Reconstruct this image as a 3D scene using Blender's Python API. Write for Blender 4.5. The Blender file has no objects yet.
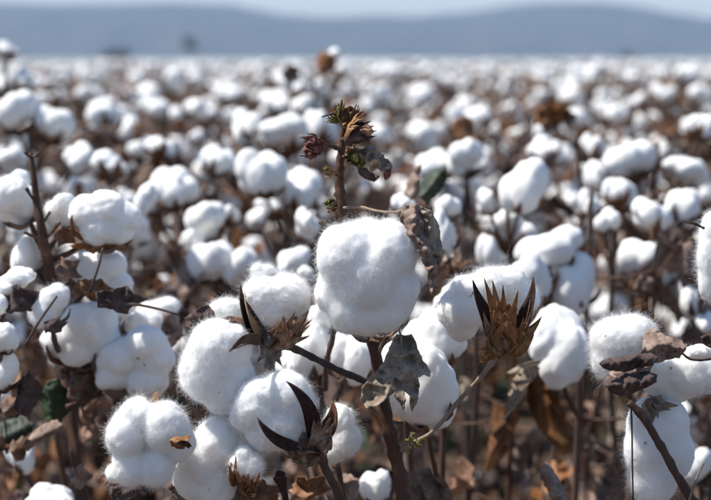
import bpy, bmesh, math, random
import numpy as np
from mathutils import Vector, Matrix, Quaternion, noise
from mathutils.geometry import delaunay_2d_cdt

random.seed(7); rng = np.random.default_rng(7)
R = math.radians
scene = bpy.context.scene
COL = scene.collection

# ------------------------------------------------------------------ camera
CAMZ = 1.0
FPX = 711 * 50 / 22.3                       # focal length in photograph pixels
HORIZON = 60.0
PITCH = math.atan((250 - HORIZON) / FPX)
cam = bpy.data.cameras.new('camera'); camo = bpy.data.objects.new('camera', cam); COL.objects.link(camo)
camo.location = (0, 0, CAMZ); camo.rotation_euler = (math.pi / 2 - PITCH, 0, 0)
cam.sensor_width = 22.3; cam.lens = 50; cam.clip_start = 0.05; cam.clip_end = 30000
cam.dof.use_dof = True; cam.dof.focus_distance = 1.345; cam.dof.aperture_fstop = 3.3; cam.dof.aperture_blades = 7
scene.camera = camo
FWD = Vector((0, math.cos(PITCH), -math.sin(PITCH))); UP = Vector((0, math.sin(PITCH), math.cos(PITCH))); RT = Vector((1, 0, 0))
CAM = Vector((0, 0, CAMZ))
def at(px, py, d):
    return CAM + d * (FWD + (px - 355.5) / FPX * RT + (250 - py) / FPX * UP)
def mpp(d):                                  # metres in one photograph pixel at depth d
    return d / FPX
def proj(p):
    v = Vector(p) - CAM; d = v.dot(FWD)
    return 355.5 + v.dot(RT) / d * FPX, 250 - v.dot(UP) / d * FPX, d

# ------------------------------------------------------------------ sky, sun, exposure
SUN_DIR = Vector((-0.52, 0.05, 0.86)).normalized()          # towards the sun
sun_el = math.asin(SUN_DIR.z); sun_az = math.atan2(SUN_DIR.x, SUN_DIR.y)
world = bpy.data.worlds.new('World'); scene.world = world; world.use_nodes = True
wn = world.node_tree.nodes; wl = world.node_tree.links
sky = wn.new('ShaderNodeTexSky'); sky.sky_type = 'NISHITA'; sky.sun_disc = False
sky.sun_elevation = sun_el; sky.sun_rotation = sun_az
sky.air_density = 0.95; sky.dust_density = 0.25; sky.ozone_density = 2.0
wn['Background'].inputs['Strength'].default_value = 0.098
wl.new(sky.outputs[0], wn['Background'].inputs['Color'])
sl = bpy.data.lights.new('sun', 'SUN'); sl.energy = 4.8; sl.angle = R(0.53); sl.color = (1.0, 0.955, 0.885)
so = bpy.data.objects.new('sun', sl); COL.objects.link(so); so.location = (0, 0, 30)
so.rotation_euler = (-SUN_DIR).to_track_quat('-Z', 'Y').to_euler()
scene.view_settings.view_transform = 'Standard'; scene.view_settings.look = 'None'
scene.view_settings.exposure = 0.58; scene.view_settings.gamma = 1.0
scene.cycles.max_bounces = 10; scene.cycles.diffuse_bounces = 4; scene.cycles.transmission_bounces = 6
scene.cycles.volume_bounces = 0; scene.cycles.use_denoising = True

# ------------------------------------------------------------------ materials
def new_mat(name):
    m = bpy.data.materials.new(name); m.use_nodes = True
    nt = m.node_tree
    return m, nt, nt.nodes, nt.links, nt.nodes['Principled BSDF']
def ramp(nodes, links, src, stops):
    r = nodes.new('ShaderNodeValToRGB'); el = r.color_ramp.elements
    while len(el) < len(stops): el.new(0.5)
    for e, (p, c) in zip(el, stops): e.position = p; e.color = (*c, 1)
    links.new(src, r.inputs[0]); return r
def mixc(nodes, links, fac, a, b, mode='MIX'):
    m = nodes.new('ShaderNodeMix'); m.data_type = 'RGBA'; m.blend_type = mode
    for sock, v in ((m.inputs[0], fac), (m.inputs[6], a), (m.inputs[7], b)):
        if hasattr(v, 'links'): links.new(v, sock)
        elif isinstance(v, (tuple, list)): sock.default_value = (*v, 1)
        else: sock.default_value = v
    return m.outputs[2]
def ntex(nodes, links, scale, detail=4, rough=0.6, coord='Object', stretch=None, dist=0.0):
    tc = nodes.new('ShaderNodeTexCoord'); src = tc.outputs[coord]
    if stretch:
        mp = nodes.new('ShaderNodeMapping'); mp.inputs['Scale'].default_value = stretch
        links.new(src, mp.inputs[0]); src = mp.outputs[0]
    n = nodes.new('ShaderNodeTexNoise'); n.inputs['Scale'].default_value = scale
    n.inputs['Detail'].default_value = detail; n.inputs['Roughness'].default_value = rough
    n.inputs['Distortion'].default_value = dist
    links.new(src, n.inputs['Vector']); return n.outputs['Fac']
def bump(nodes, links, bsdf, height, strength, dist):
    b = nodes.new('ShaderNodeBump'); b.inputs['Strength'].default_value = strength; b.inputs['Distance'].default_value = dist
    links.new(height, b.inputs['Height']); links.new(b.outputs[0], bsdf.inputs['Normal'])

def lint_material(name, sss):
    m, nt, N, L, p = new_mat(name)
    n1 = ntex(N, L, 45, 5, 0.65, dist=0.8)
    col = ramp(N, L, n1, [(0.25, (0.80, 0.79, 0.76)), (0.55, (0.87, 0.87, 0.86))])
    nst = ntex(N, L, 9, 3, 0.6); st = ramp(N, L, nst, [(0.5, (0, 0, 0)), (0.85, (1, 1, 1))]).outputs[0]
    c_ = mixc(N, L, st, col.outputs[0], (0.78, 0.75, 0.68))
    nsp = ntex(N, L, 85, 2, 0.5); sp = ramp(N, L, nsp, [(0.735, (0, 0, 0)), (0.76, (1, 1, 1))]).outputs[0]
    L.new(mixc(N, L, sp, c_, (0.30, 0.22, 0.15)), p.inputs['Base Color']); p.inputs['Roughness'].default_value = 0.95
    p.inputs['Specular IOR Level'].default_value = 0.12
    p.inputs['Sheen Weight'].default_value = 0.12; p.inputs['Sheen Roughness'].default_value = 0.6
    if sss:
        p.inputs['Subsurface Weight'].default_value = 0.55
        p.inputs['Subsurface Radius'].default_value = (1.0, 0.92, 0.85); p.inputs['Subsurface Scale'].default_value = 0.014
        n2 = ntex(N, L, 150, 7, 0.72, dist=3.5); bump(N, L, p, n2, 0.45, 0.0009)
    return m
M_LINT = lint_material('cotton_lint_close', True)
M_LINTB = lint_material('cotton_lint', False)

def fibre_material():
    m, nt, N, L, p = new_mat('cotton_fibre')
    p.inputs['Base Color'].default_value = (0.88, 0.88, 0.87, 1); p.inputs['Roughness'].default_value = 0.9
    p.inputs['Specular IOR Level'].default_value = 0.1
    tr = N.new('ShaderNodeBsdfTranslucent'); tr.inputs[0].default_value = (0.88, 0.88, 0.87, 1)
    mx = N.new('ShaderNodeMixShader'); mx.inputs[0].default_value = 0.5
    L.new(p.outputs[0], mx.inputs[1]); L.new(tr.outputs[0], mx.inputs[2]); L.new(mx.outputs[0], N['Material Output'].inputs[0])
    return m
M_FIBRE = fibre_material()

def plant_material(name, stops, scale, rough=0.75, transl=0.0, tcol=None, speck=None, rnd=0.0, bumpd=0.0008, stretch=None, spec=0.3):
    m, nt, N, L, p = new_mat(name)
    n = ntex(N, L, scale, 6, 0.65, stretch=stretch, dist=0.5)
    col = ramp(N, L, n, stops).outputs[0]
    if speck:
        n2 = ntex(N, L, scale * 5, 3, 0.6)
        f = ramp(N, L, n2, [(speck[1], (0, 0, 0)), (speck[1] + 0.08, (1, 1, 1))]).outputs[0]
        col = mixc(N, L, f, col, speck[0])
    if rnd:
        oi = N.new('ShaderNodeObjectInfo')
        hsv = N.new('ShaderNodeHueSaturation'); L.new(col, hsv.inputs['Color'])
        mr = N.new('ShaderNodeMapRange'); L.new(oi.outputs['Random'], mr.inputs[0])
        mr.inputs[3].default_value = 1 - rnd; mr.inputs[4].default_value = 1 + rnd * 1.3
        L.new(mr.outputs[0], hsv.inputs['Value'])
        m2 = N.new('ShaderNodeMath'); m2.operation = 'MULTIPLY'; m2.inputs[1].default_value = 7.13; L.new(oi.outputs['Random'], m2.inputs[0])
        m3 = N.new('ShaderNodeMath'); m3.operation = 'FRACT'; L.new(m2.outputs[0], m3.inputs[0])
        mr2 = N.new('ShaderNodeMapRange'); L.new(m3.outputs[0], mr2.inputs[0])
        mr2.inputs[3].default_value = 0.55; mr2.inputs[4].default_value = 1.25
        L.new(mr2.outputs[0], hsv.inputs['Saturation'])
        col = hsv.outputs[0]
    L.new(col, p.inputs['Base Color']); p.inputs['Roughness'].default_value = rough
    p.inputs['Specular IOR Level'].default_value = spec
    bump(N, L, p, n, 0.6, bumpd)
    if transl:
        tr = N.new('ShaderNodeBsdfTranslucent')
        if tcol: tr.inputs[0].default_value = (*tcol, 1)
        else: L.new(col, tr.inputs[0])
        mx = N.new('ShaderNodeMixShader'); mx.inputs[0].default_value = transl
        L.new(p.outputs[0], mx.inputs[1]); L.new(tr.outputs[0], mx.inputs[2]); L.new(mx.outputs[0], N['Material Output'].inputs[0])
    return m
M_STEM = plant_material('dry_stem', [(0.3, (0.042, 0.021, 0.014)), (0.6, (0.10, 0.054, 0.036)), (0.8, (0.22, 0.14, 0.095))], 60, 0.65, rnd=0.15, stretch=(1, 1, 0.25))
M_TWIG = plant_material('pale_twig', [(0.3, (0.16, 0.10, 0.07)), (0.6, (0.30, 0.22, 0.16)), (0.8, (0.42, 0.33, 0.25))], 80, 0.6, stretch=(1, 1, 0.3))
M_BUR = plant_material('boll_bur', [(0.3, (0.065, 0.032, 0.02)), (0.55, (0.18, 0.092, 0.052)), (0.8, (0.36, 0.21, 0.125))], 90, 0.7, transl=0.12, rnd=0.25)
M_BURD = plant_material('dark_bur_valve', [(0.3, (0.018, 0.010, 0.010)), (0.6, (0.05, 0.024, 0.02)), (0.85, (0.15, 0.08, 0.055))], 120, 0.75, spec=0.25, bumpd=0.0015)
M_BURP = plant_material('pale_bur_lining', [(0.3, (0.34, 0.20, 0.11)), (0.7, (0.62, 0.43, 0.28))], 70, 0.6, transl=0.25)
M_BRACT = plant_material('dry_bract', [(0.28, (0.13, 0.066, 0.036)), (0.5, (0.34, 0.195, 0.11)), (0.72, (0.56, 0.38, 0.25))], 170, 0.85, transl=0.25, rnd=0.1, stretch=(1, 1, 0.25), spec=0.15)
M_LEAFG = plant_material('grey_dead_leaf', [(0.28, (0.15, 0.108, 0.078)), (0.5, (0.30, 0.235, 0.175)), (0.75, (0.46, 0.38, 0.30))], 70, 0.85, transl=0.12, speck=((0.06, 0.045, 0.04), 0.60))
M_LEAFM = plant_material('mauve_dead_leaf', [(0.28, (0.11, 0.07, 0.055)), (0.5, (0.26, 0.18, 0.145)), (0.75, (0.46, 0.36, 0.30))], 60, 0.85, transl=0.12, speck=((0.045, 0.03, 0.028), 0.60))
M_LEAFD = plant_material('dark_dead_leaf', [(0.3, (0.035, 0.022, 0.02)), (0.6, (0.10, 0.066, 0.058)), (0.8, (0.21, 0.155, 0.14))], 80, 0.8, transl=0.1, speck=((0.24, 0.19, 0.17), 0.64))
M_LEAFB = plant_material('brown_dry_leaf', [(0.3, (0.09, 0.042, 0.023)), (0.55, (0.235, 0.125, 0.072)), (0.8, (0.43, 0.275, 0.18))], 40, 0.8, transl=0.28, rnd=0.5)
M_LEAFO = plant_material('orange_dry_leaf', [(0.3, (0.11, 0.05, 0.025)), (0.55, (0.25, 0.12, 0.055)), (0.8, (0.38, 0.22, 0.12))], 40, 0.8, transl=0.3, rnd=0.2)
M_LEAFR = plant_material('red_dry_bract', [(0.3, (0.07, 0.03, 0.025)), (0.55, (0.20, 0.075, 0.06)), (0.8, (0.42, 0.22, 0.19))], 160, 0.7, transl=0.3)
M_LEAFY = plant_material('olive_bud', [(0.3, (0.09, 0.075, 0.025)), (0.6, (0.26, 0.23, 0.07)), (0.85, (0.46, 0.42, 0.20))], 160, 0.7, transl=0.25)
M_GREEN = plant_material('green_leaf', [(0.3, (0.02, 0.036, 0.016)), (0.6, (0.038, 0.062, 0.024)), (0.85, (0.09, 0.11, 0.045))], 45, 0.6, transl=0.2, tcol=(0.06, 0.09, 0.02), rnd=0.25, spec=0.4)

# ------------------------------------------------------------------ mesh helpers
def me_from(name, V, F, mats, midx=None, smooth=True):
    me = bpy.data.meshes.new(name); me.from_pydata([tuple(v) for v in V], [], [tuple(f) for f in F])
    for m in (mats if isinstance(mats, (list, tuple)) else [mats]): me.materials.append(m)
    if midx is not None: me.polygons.foreach_set('material_index', midx)
    if smooth: me.polygons.foreach_set('use_smooth', [True] * len(me.polygons))
    me.update(); return me
WORLD = {}                                    # world origin of each unrotated thing and part
def link(name, data, parent=None, loc=(0, 0, 0), rot=None, scale=None):
    """loc is a world position; parents in this function carry no rotation or scale"""
    o = bpy.data.objects.new(name, data); COL.objects.link(o)
    loc = Vector(loc); WORLD[o.name] = loc.copy()
    if parent is not None:
        o.parent = parent; loc = loc - WORLD[parent.name]
    o.location = loc
    if rot is not None:
        if isinstance(rot, Quaternion): o.rotation_mode = 'QUATERNION'; o.rotation_quaternion = rot
        else: o.rotation_euler = rot
    if scale is not None: o.scale = (scale,) * 3 if not hasattr(scale, '__len__') else scale
    return o
def tag(o, label=None, cat=None, group=None, kind=None):
    for k, v in (('label', label), ('category', cat), ('group', group), ('kind', kind)):
        if v: o[k] = v
    return o

def tube_arrays(pts, rads, sides=8, wob=0.0, seed=0, closed=True):
    pts = [Vector(p) for p in pts]; V, F = [], []
    ref = Vector((0.3, 0.9, 0.2)); n = len(pts)
    for i, p in enumerate(pts):
        t = (pts[min(i + 1, n - 1)] - pts[max(i - 1, 0)])
        if t.length < 1e-9: t = Vector((0, 0, 1))
        t.normalize(); a = t.cross(ref)
        if a.length < 1e-3: a = t.cross(Vector((1, 0, 0)))
        a.normalize(); b = t.cross(a)
        for k in range(sides):
            an = 2 * math.pi * k / sides; r = rads[i]
            if wob: r *= 1 + wob * noise.noise(Vector((k * 0.9, i * 0.8, seed * 3.7)))
            V.append(p + r * (math.cos(an) * a + math.sin(an) * b))
    for i in range(n - 1):
        for k in range(sides):
            k2 = (k + 1) % sides
            F.append((i * sides + k, i * sides + k2, (i + 1) * sides + k2, (i + 1) * sides + k))
    if closed:
        F.append(tuple(range(sides - 1, -1, -1))); F.append(tuple((n - 1) * sides + k for k in range(sides)))
    return V, F
def smooth_path(pts, rads, per=4):
    """Catmull-Rom through the points"""
    P = [Vector(p) for p in pts]; out, ro = [], []
    for i in range(len(P) - 1):
        p0, p1, p2, p3 = P[max(i - 1, 0)], P[i], P[i + 1], P[min(i + 2, len(P) - 1)]
        for k in range(per):
            t = k / per; t2, t3 = t * t, t * t * t
            out.append(0.5 * ((2 * p1) + (p2 - p0) * t + (2 * p0 - 5 * p1 + 4 * p2 - p3) * t2 + (3 * p1 - p0 - 3 * p2 + p3) * t3))
            ro.append(rads[i] * (1 - t) + rads[i + 1] * t)
    out.append(P[-1]); ro.append(rads[-1]); return out, ro
def knobby(path, rads, seed, amp=0.25):
    rr = random.Random(seed)
    return [r * (1 + amp * max(0, math.sin(i * 1.9 + seed)) * rr.random()) for i, r in enumerate(rads)]
def stem_obj(name, parent, spec, mat=None, per=5, sides=10, seed=1, amp=0.25):
    """spec: (px, py, depth, radius in px) or (Vector, radius in m)"""
    pts, rads = [], []
    for s in spec:
        if len(s) == 4: pts.append(at(*s[:3])); rads.append(s[3] * mpp(s[2]))
        else: pts.append(s[0]); rads.append(s[1])
    p, r = smooth_path(pts, rads, per)
    p = [q + Vector((noise.noise(q * 40 + Vector((seed, 0, 0))), noise.noise(q * 40 + Vector((0, seed, 0))), 0)) * r[i] * 0.35 for i, q in enumerate(p)]
    r = knobby(p, r, seed, amp)
    o0 = p[0].copy(); V, F = tube_arrays([q - o0 for q in p], r, sides, 0.25, seed)
    return link(name, me_from(name, V, F, mat or M_STEM), parent, o0)

# ---- lint
ICO = {}
def ico(sub):
    if sub not in ICO:
        bm = bmesh.new(); bmesh.ops.create_icosphere(bm, subdivisions=sub, radius=1.0)
        ICO[sub] = (np.array([v.co[:] for v in bm.verts]), [tuple(v.index for v in f.verts) for f in bm.faces]); bm.free()
    return ICO[sub]
def lobes_for(seed, n=None, r0=0.62, c0=0.45):
    rr = random.Random(seed); n = n or rr.choice([4, 4, 5]); ph = rr.random() * 6.28; out = []
    tilt = Matrix.Rotation(rr.uniform(-0.7, 0.7), 3, 'X') @ Matrix.Rotation(rr.uniform(-0.7, 0.7), 3, 'Y')
    for k in range(n):
        a = ph + k * 6.283 / n + rr.uniform(-0.25, 0.25); e = rr.uniform(-0.25, 0.35)
        c = tilt @ (Vector((math.cos(a) * math.cos(e), math.sin(a) * math.cos(e), math.sin(e))) * c0 * rr.uniform(0.8, 1.15))
        out.append((*c, r0 * rr.uniform(0.88, 1.1)))
    out.append((0, 0, 0, r0)); return out
def lint_verts(seed, lobes, sub, size, rough=1.0):
    U, F = ico(sub); L = np.array(lobes, float)
    b = U @ L[:, :3].T; disc = b * b - (L[:, :3] ** 2).sum(1)[None, :] + L[:, 3][None, :] ** 2
    v = np.where(disc > 0, b + np.sqrt(np.maximum(disc, 0)), -0.5)
    k = 22.0 if sub < 6 else 15.0; r = np.log(np.exp(k * v).sum(1)) / k
    off = Vector((seed * 1.37, seed * 0.71, seed * 2.3)); d = np.empty(len(U))
    for i, u in enumerate(U):
        q = Vector(u) * float(r[i])
        s = (0.12 if sub < 6 else 0.06) * (abs(noise.noise(q * 2.1 + off)) - 0.2) + (0.04 if sub < 6 else .03) * noise.noise(q * 4.6 + off)
        if sub >= 5: s += 0.016 * noise.noise(q * 8.5 + off) + 0.008 * noise.noise(q * 19 + off)
        if sub >= 6: s += 0.005 * noise.noise(q * 42 + off)
        d[i] = s
    P = U * (r * (1 + rough * d))[:, None]
    lo, hi = P.min(0), P.max(0); P = (P - (lo + hi) / 2) / ((hi - lo) / 2) * (np.array(size) / 2)
    return P, F
def lint_mesh(seed, lobes, sub, size, mat, rough=1.0):
    P, F = lint_verts(seed, lobes, sub, size, rough); return me_from('lint', P, F, mat)
def px_lobes(px, py, w, h, spec):
    """lobes given as pixel centre, pixel radius, depth offset (fraction)"""
    return [((x - px) / (w / 2), dy, (py - y) / (h / 2), r / (0.25 * (w + h))) for x, y, r, dy in spec]

def fuzz(parent, n, length, seed, where=None, matted=True):
    """loose fibres: a dense matted layer lying on the lint, and fewer long strands standing off it"""
    me = parent.data; rr = np.random.default_rng(seed); nv = len(me.vertices)
    co = np.empty(nv * 3); me.vertices.foreach_get('co', co); co = co.reshape(-1, 3)
    no = np.empty(nv * 3); me.vertices.foreach_get('normal', no); no = no.reshape(-1, 3)
    idx = np.arange(nv)
    if where is not None: idx = idx[where(co)]
    layers = [(int(n * 1.5), 7, length * 0.72, 0.30, 0.60, 0.000036, 1.2)]
    if matted: layers.append((int(n * 8), 4, 0.0029, 0.42, 0.42, 0.000045, 1.6))
    allP, allR, cnt = [], [], []
    for (m_, K, ln, up, curl, rad, gm) in layers:
        pick = rr.choice(idx, m_); P = np.empty((m_, K, 3)); N_ = no[pick]
        tang = np.cross(N_, np.stack([np.sin(co[pick][:, 2] * 160 + seed), np.cos(co[pick][:, 0] * 140), np.sin(co[pick][:, 1] * 150 + 1)], 1))
        cur = co[pick] + rr.normal(0, 0.0011, (m_, 3)); cur -= N_ * 0.0009
        d = N_ * up + tang * 0.5 + rr.normal(0, 0.5, (m_, 3)); d /= np.linalg.norm(d, axis=1)[:, None]
        st = ln * rr.gamma(gm, 1 / gm, m_)[:, None] / (K - 1)
        for k in range(K):
            P[:, k] = cur; d = d + rr.normal(0, curl, (m_, 3)); d /= np.linalg.norm(d, axis=1)[:, None]; cur = cur + d * st
        allP.append(P.reshape(-1, 3)); allR.append(np.tile(np.linspace(1.0, .45, K) * rad, m_)); cnt += [K] * m_
    cu = bpy.data.hair_curves.new('fuzz'); cu.add_curves(cnt)
    cu.points.foreach_set('position', np.concatenate(allP).astype(np.float32).ravel())
    a = cu.attributes.get('radius') or cu.attributes.new('radius', 'FLOAT', 'POINT')
    a.data.foreach_set('value', np.concatenate(allR).astype(np.float32))
    cu.materials.append(M_FIBRE)
    o = link('lint_fuzz', cu, parent, WORLD[parent.name]); o['kind'] = 'stuff'; return o

# ---- blades: bur valves and bracts
def blade_arrays(p0, p1, p2, width, nrm, cup=0.5, thick=0.0012, prof='valve', seg=10, seed=0, wr=0.0):
    p0, p1, p2 = Vector(p0), Vector(p1), Vector(p2); nrm = Vector(nrm).normalized(); V, F = [], []
    S = (-1, -0.55, 0, 0.55, 1); nc = len(S)
    top, bot = [], []
    for i in range(seg + 1):
        t = i / seg; p = p0 * (1 - t) ** 2 + p1 * 2 * t * (1 - t) + p2 * t * t
        tg = ((p1 - p0) * (1 - t) + (p2 - p1) * t).normalized()
        s = tg.cross(nrm)
        if s.length < 1e-4: s = tg.cross(Vector((0.2, 0.3, 1)))
        s.normalize(); nn = s.cross(tg)
        if prof == 'valve': w = math.sin(math.pi * min(1, (t * 0.93 + 0.07)) ** 0.8) ** 0.8 * (1 - 0.25 * t)
        elif prof == 'tooth': w = (1 - t) ** 0.75 * (0.75 + 0.25 * math.sin(t * 3.1))
        else: w = math.sin(math.pi * (t * 0.96 + 0.02)) ** 0.7
        w = max(w, 0.03) * width / 2
        for q in S:
            v = p + s * q * w + nn * cup * (q * q) * w
            if wr: v = v + nn * wr * width * noise.noise(Vector((t * 4, q * 1.5, seed * 5.1)))
            top.append(v); bot.append(v - nn * thick * (1 - 0.5 * t))
    V = top + bot; m = len(top)
    for i in range(seg):
        for k in range(nc - 1):
            a = i * nc + k; F.append((a, a + 1, a + nc + 1, a + nc)); F.append((m + a, m + a + nc, m + a + nc + 1, m + a + 1))
        a = i * nc; F.append((a, a + nc, m + a + nc, m + a)); a = i * nc + nc - 1; F.append((a, m + a, m + a + nc, a + nc))
    F.append(tuple(range(nc - 1, -1, -1)) + tuple(m + k for k in range(nc)))
    e = seg * nc; F.append(tuple(e + k for k in range(nc)) + tuple(m + e + k for k in range(nc - 1, -1, -1)))
    return V, F
def valve(parent, a, b, c, wpx, nrm=(0, -1, 0), mat=None, cup=0.5, prof='valve', name='bur_valve', thick=0.0014, seed=1, wr=0.1):
    """a, b, c: base, control and tip as (px, py, depth)"""
    P = [at(*q) for q in (a, b, c)]; o0 = P[0].copy()
    V, F = blade_arrays(P[0] - o0, P[1] - o0, P[2] - o0, wpx * mpp(a[2]), nrm, cup, thick, prof, 12, seed, wr)
    return link(name, me_from(name, V, F, mat or M_BURD), parent, o0)
def bract(parent, base, tips, wpx, mat=None, nrm=(0, -1, 0), bulge=(0, 0, -0.008), seed=1, name='bract', cup=0.15):
    """a dried bract: fused toothed blades fanning out from its base"""
    o0 = at(*base); V, F = [], []; rj = random.Random(seed)
    tips = [Vector(at(*t)) - o0 for t in tips]; w0 = wpx * mpp(base[2])
    jobs = [(t, 1.0, w0 * 1.05) for t in tips]
    for i, t in enumerate(tips):              # wide lower sheets tie the teeth together
        u = tips[(i + 1) % len(tips)]; jobs.append((t.lerp(u, .5) * rj.uniform(.66, .78), .9, w0 * 1.75))
    for i, (c, k_, w_) in enumerate(jobs):
        mid = c * 0.5 + Vector(bulge) * 1.5; c = c + Vector((rj.uniform(-1, 1), rj.uniform(-1, 1), rj.uniform(-1, 1))) * 0.0022
        v, f = blade_arrays(Vector((0, 0, 0)), mid, c, w_, Vector(nrm) + Vector((0.3 * math.sin(i * 2 + seed), 0, 0.3 * math.cos(i * 3 + seed))), cup + rj.uniform(-.1, .35), 0.0005, 'tooth' if k_ == 1 else 'valve', 9, seed + i, 0.22)
        k = len(V); V += v; F += [tuple(k + q for q in ff) for ff in f]
    return link(name, me_from(name, V, F, mat or M_BRACT), parent, o0)

# ---- leaves from an outline, with real folds, curl and thickness
def leaf_arrays(poly, cell, depthf, thick):
    n = len(poly); B = []
    for i in range(n):
        a, b = Vector(poly[i]), Vector(poly[(i + 1) % n]); m = max(1, int((b - a).length / cell))
        for k in range(m):
            q = a.lerp(b, k / m); q = q + Vector((noise.noise(Vector((q.x * 300, q.y * 300, 1))), noise.noise(Vector((q.x * 300, q.y * 300, 9))))) * cell * 0.6
            B.append(q)
    xs = [p[0] for p in poly]; ys = [p[1] for p in poly]
    def inside(x, y):
        c = False; j = n - 1
        for i in range(n):
            (xi, yi), (xj, yj) = poly[i], poly[j]
            if (yi > y) != (yj > y) and x < (xj - xi) * (y - yi) / (yj - yi) + xi: c = not c
            j = i
        return c
    pts = list(B); y = min(ys); row = 0
    while y < max(ys):
        x = min(xs) + (cell / 2 if row % 2 else 0)
        while x < max(xs):
            if inside(x, y) and min((Vector((x, y)) - q).length for q in B) > cell * 0.55: pts.append(Vector((x, y)))
            x += cell
        y += cell * 0.87; row += 1
    nb = len(B)
    vs, es, fs, *_ = delaunay_2d_cdt(pts, [], [list(range(nb))], 1, 1e-7)
    return vs, [f for f in fs if len(f) == 3]
def leaf_obj(name, parent, poly_px, d, mat, fold=0.010, axis=None, crumple=0.006, cell_px=3.0, seed=1, lean=0.0, curl=0.0, thick=0.0006):
    """outline in photograph pixels at depth d; folded about its axis line, crumpled, given thickness"""
    s = mpp(d); cx = sum(p[0] for p in poly_px) / len(poly_px); cy = sum(p[1] for p in poly_px) / len(poly_px)
    poly = [((x - cx) * s, (cy - y) * s) for x, y in poly_px]
    vs, fs = leaf_arrays(poly, cell_px * s, None, thick)
    o0 = at(cx, cy, d)
    if axis: ax = [Vector(((x - cx) * s, (cy - y) * s)) for x, y in axis]
    else: ax = [Vector((0, 0.02)), Vector((0, -0.02))]
    a = ax[0]; t = (ax[1] - ax[0]).normalized(); sd = Vector((-t.y, t.x)); half = max(abs((Vector(p) - a).dot(sd)) for p in poly) + 1e-6
    V = []
    for v in vs:
        q = Vector(v[:2]); u = (q - a).dot(sd) / half; w = (q - a).dot(t)
        dep = fold * 1.7 * (abs(u) ** 1.2) * (0.55 + 0.45 * (1 if u > 0 else -0.4)) + curl * (w * w) * 60 + lean * w
        z3 = Vector((q.x * 70, q.y * 70, seed * 3.3))
        dep += 1.5 * crumple * (abs(noise.noise(z3)) * 2 - 0.5) + crumple * 0.6 * noise.noise(z3 * 2.7) + crumple * .25 * noise.noise(z3 * 6) + 0.0008 * math.sin(w * 900 + abs(u) * 7)
        V.append(RT * q.x + UP * q.y + FWD * dep)
    N = [Vector() for _ in V]
    for f in fs:
        nn = (V[f[1]] - V[f[0]]).cross(V[f[2]] - V[f[0]])
        for i in f: N[i] += nn
    nv = len(V); V2 = V + [v - (n.normalized() if n.length else FWD) * thick for v, n in zip(V, N)]
    F = [tuple(f) for f in fs] + [tuple(nv + i for i in reversed(f)) for f in fs]
    cnt = {}
    for f in fs:
        for k in range(3):
            e = (f[k], f[(k + 1) % 3]); cnt[e] = 1
    for (i, j) in list(cnt):
        if (j, i) not in cnt: F.append((j, i, nv + i, nv + j))
    return link(name, me_from(name, V2, F, mat), parent, o0)
def jag(cx, cy, rx, ry, n, rot=0.0, seed=1, deep=0.35):
    rr = random.Random(seed); out = []
    for k in range(n * 2):
        a = rot + math.pi * k / n; f = (1 if k % 2 == 0 else 1 - deep) * rr.uniform(0.82, 1.1)
        out.append((cx + rx * f * math.cos(a), cy - ry * f * math.sin(a)))
    return out

# ------------------------------------------------------------------ shared pieces
def generic_leaf(seed, size, mat, crumple, fold, curl, name='dry_leaf'):
    """three-lobed cotton leaf, base at the origin, hanging along -z after its curl"""
    rr = random.Random(seed); V, F = [], []; rings, sect = 5, 18
    V.append(Vector((0, 0, 0)))
    for i in range(1, rings + 1):
        for k in range(sect):
            a = 2 * math.pi * k / sect
            lob = 0.62 + 0.38 * max(0, math.cos(1.5 * (a - math.pi / 2))) ** 2 * (1 if abs(((a - math.pi / 2 + math.pi) % (2 * math.pi)) - math.pi) < 2.6 else 0.3)
            rad = size * 0.5 * lob * (i / rings) * rr.uniform(0.95, 1.05)
            x, y = rad * math.cos(a), rad * math.sin(a) + size * 0.18 * (i / rings)
            z = fold * abs(x) ** 1.1 / size ** 0.1 - curl * (y / size) ** 2 * size
            q = Vector((x, y, 0)) / size
            z += crumple * size * (abs(noise.noise(q * 3.5 + Vector((seed, 0, 0)))) * 1.6 - 0.4) + crumple * 0.4 * size * noise.noise(q * 8 + Vector((0, seed, 0)))
            V.append(Vector((x * (1 - 0.35 * fold), y, z)))
    for k in range(sect): F.append((0, 1 + k, 1 + (k + 1) % sect))
    for i in range(rings - 1):
        for k in range(sect):
            a = 1 + i * sect; k2 = (k + 1) % sect; F.append((a + k, a + sect + k, a + sect + k2, a + k2))
    return V, F
LEAF_ARR = [generic_leaf(i, 0.07 + 0.012 * (i % 3), None, 0.30 + 0.06 * (i % 4), 0.5 + 0.3 * (i % 3), 0.6 + 0.4 * (i % 2)) for i in range(6)]
LEAF_DRY = [me_from('dry_leaf', v, f, [M_LEAFB, M_LEAFD, M_LEAFB, M_LEAFG, M_BUR, M_LEAFM][i]) for i, (v, f) in enumerate(LEAF_ARR)]
LEAF_GRN_ARR = [generic_leaf(20 + i, 0.08, None, 0.12, 0.3, 0.35) for i in range(3)]
LEAF_GRN = [me_from('green_leaf', v, f, M_GREEN) for v, f in LEAF_GRN_ARR]

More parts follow.
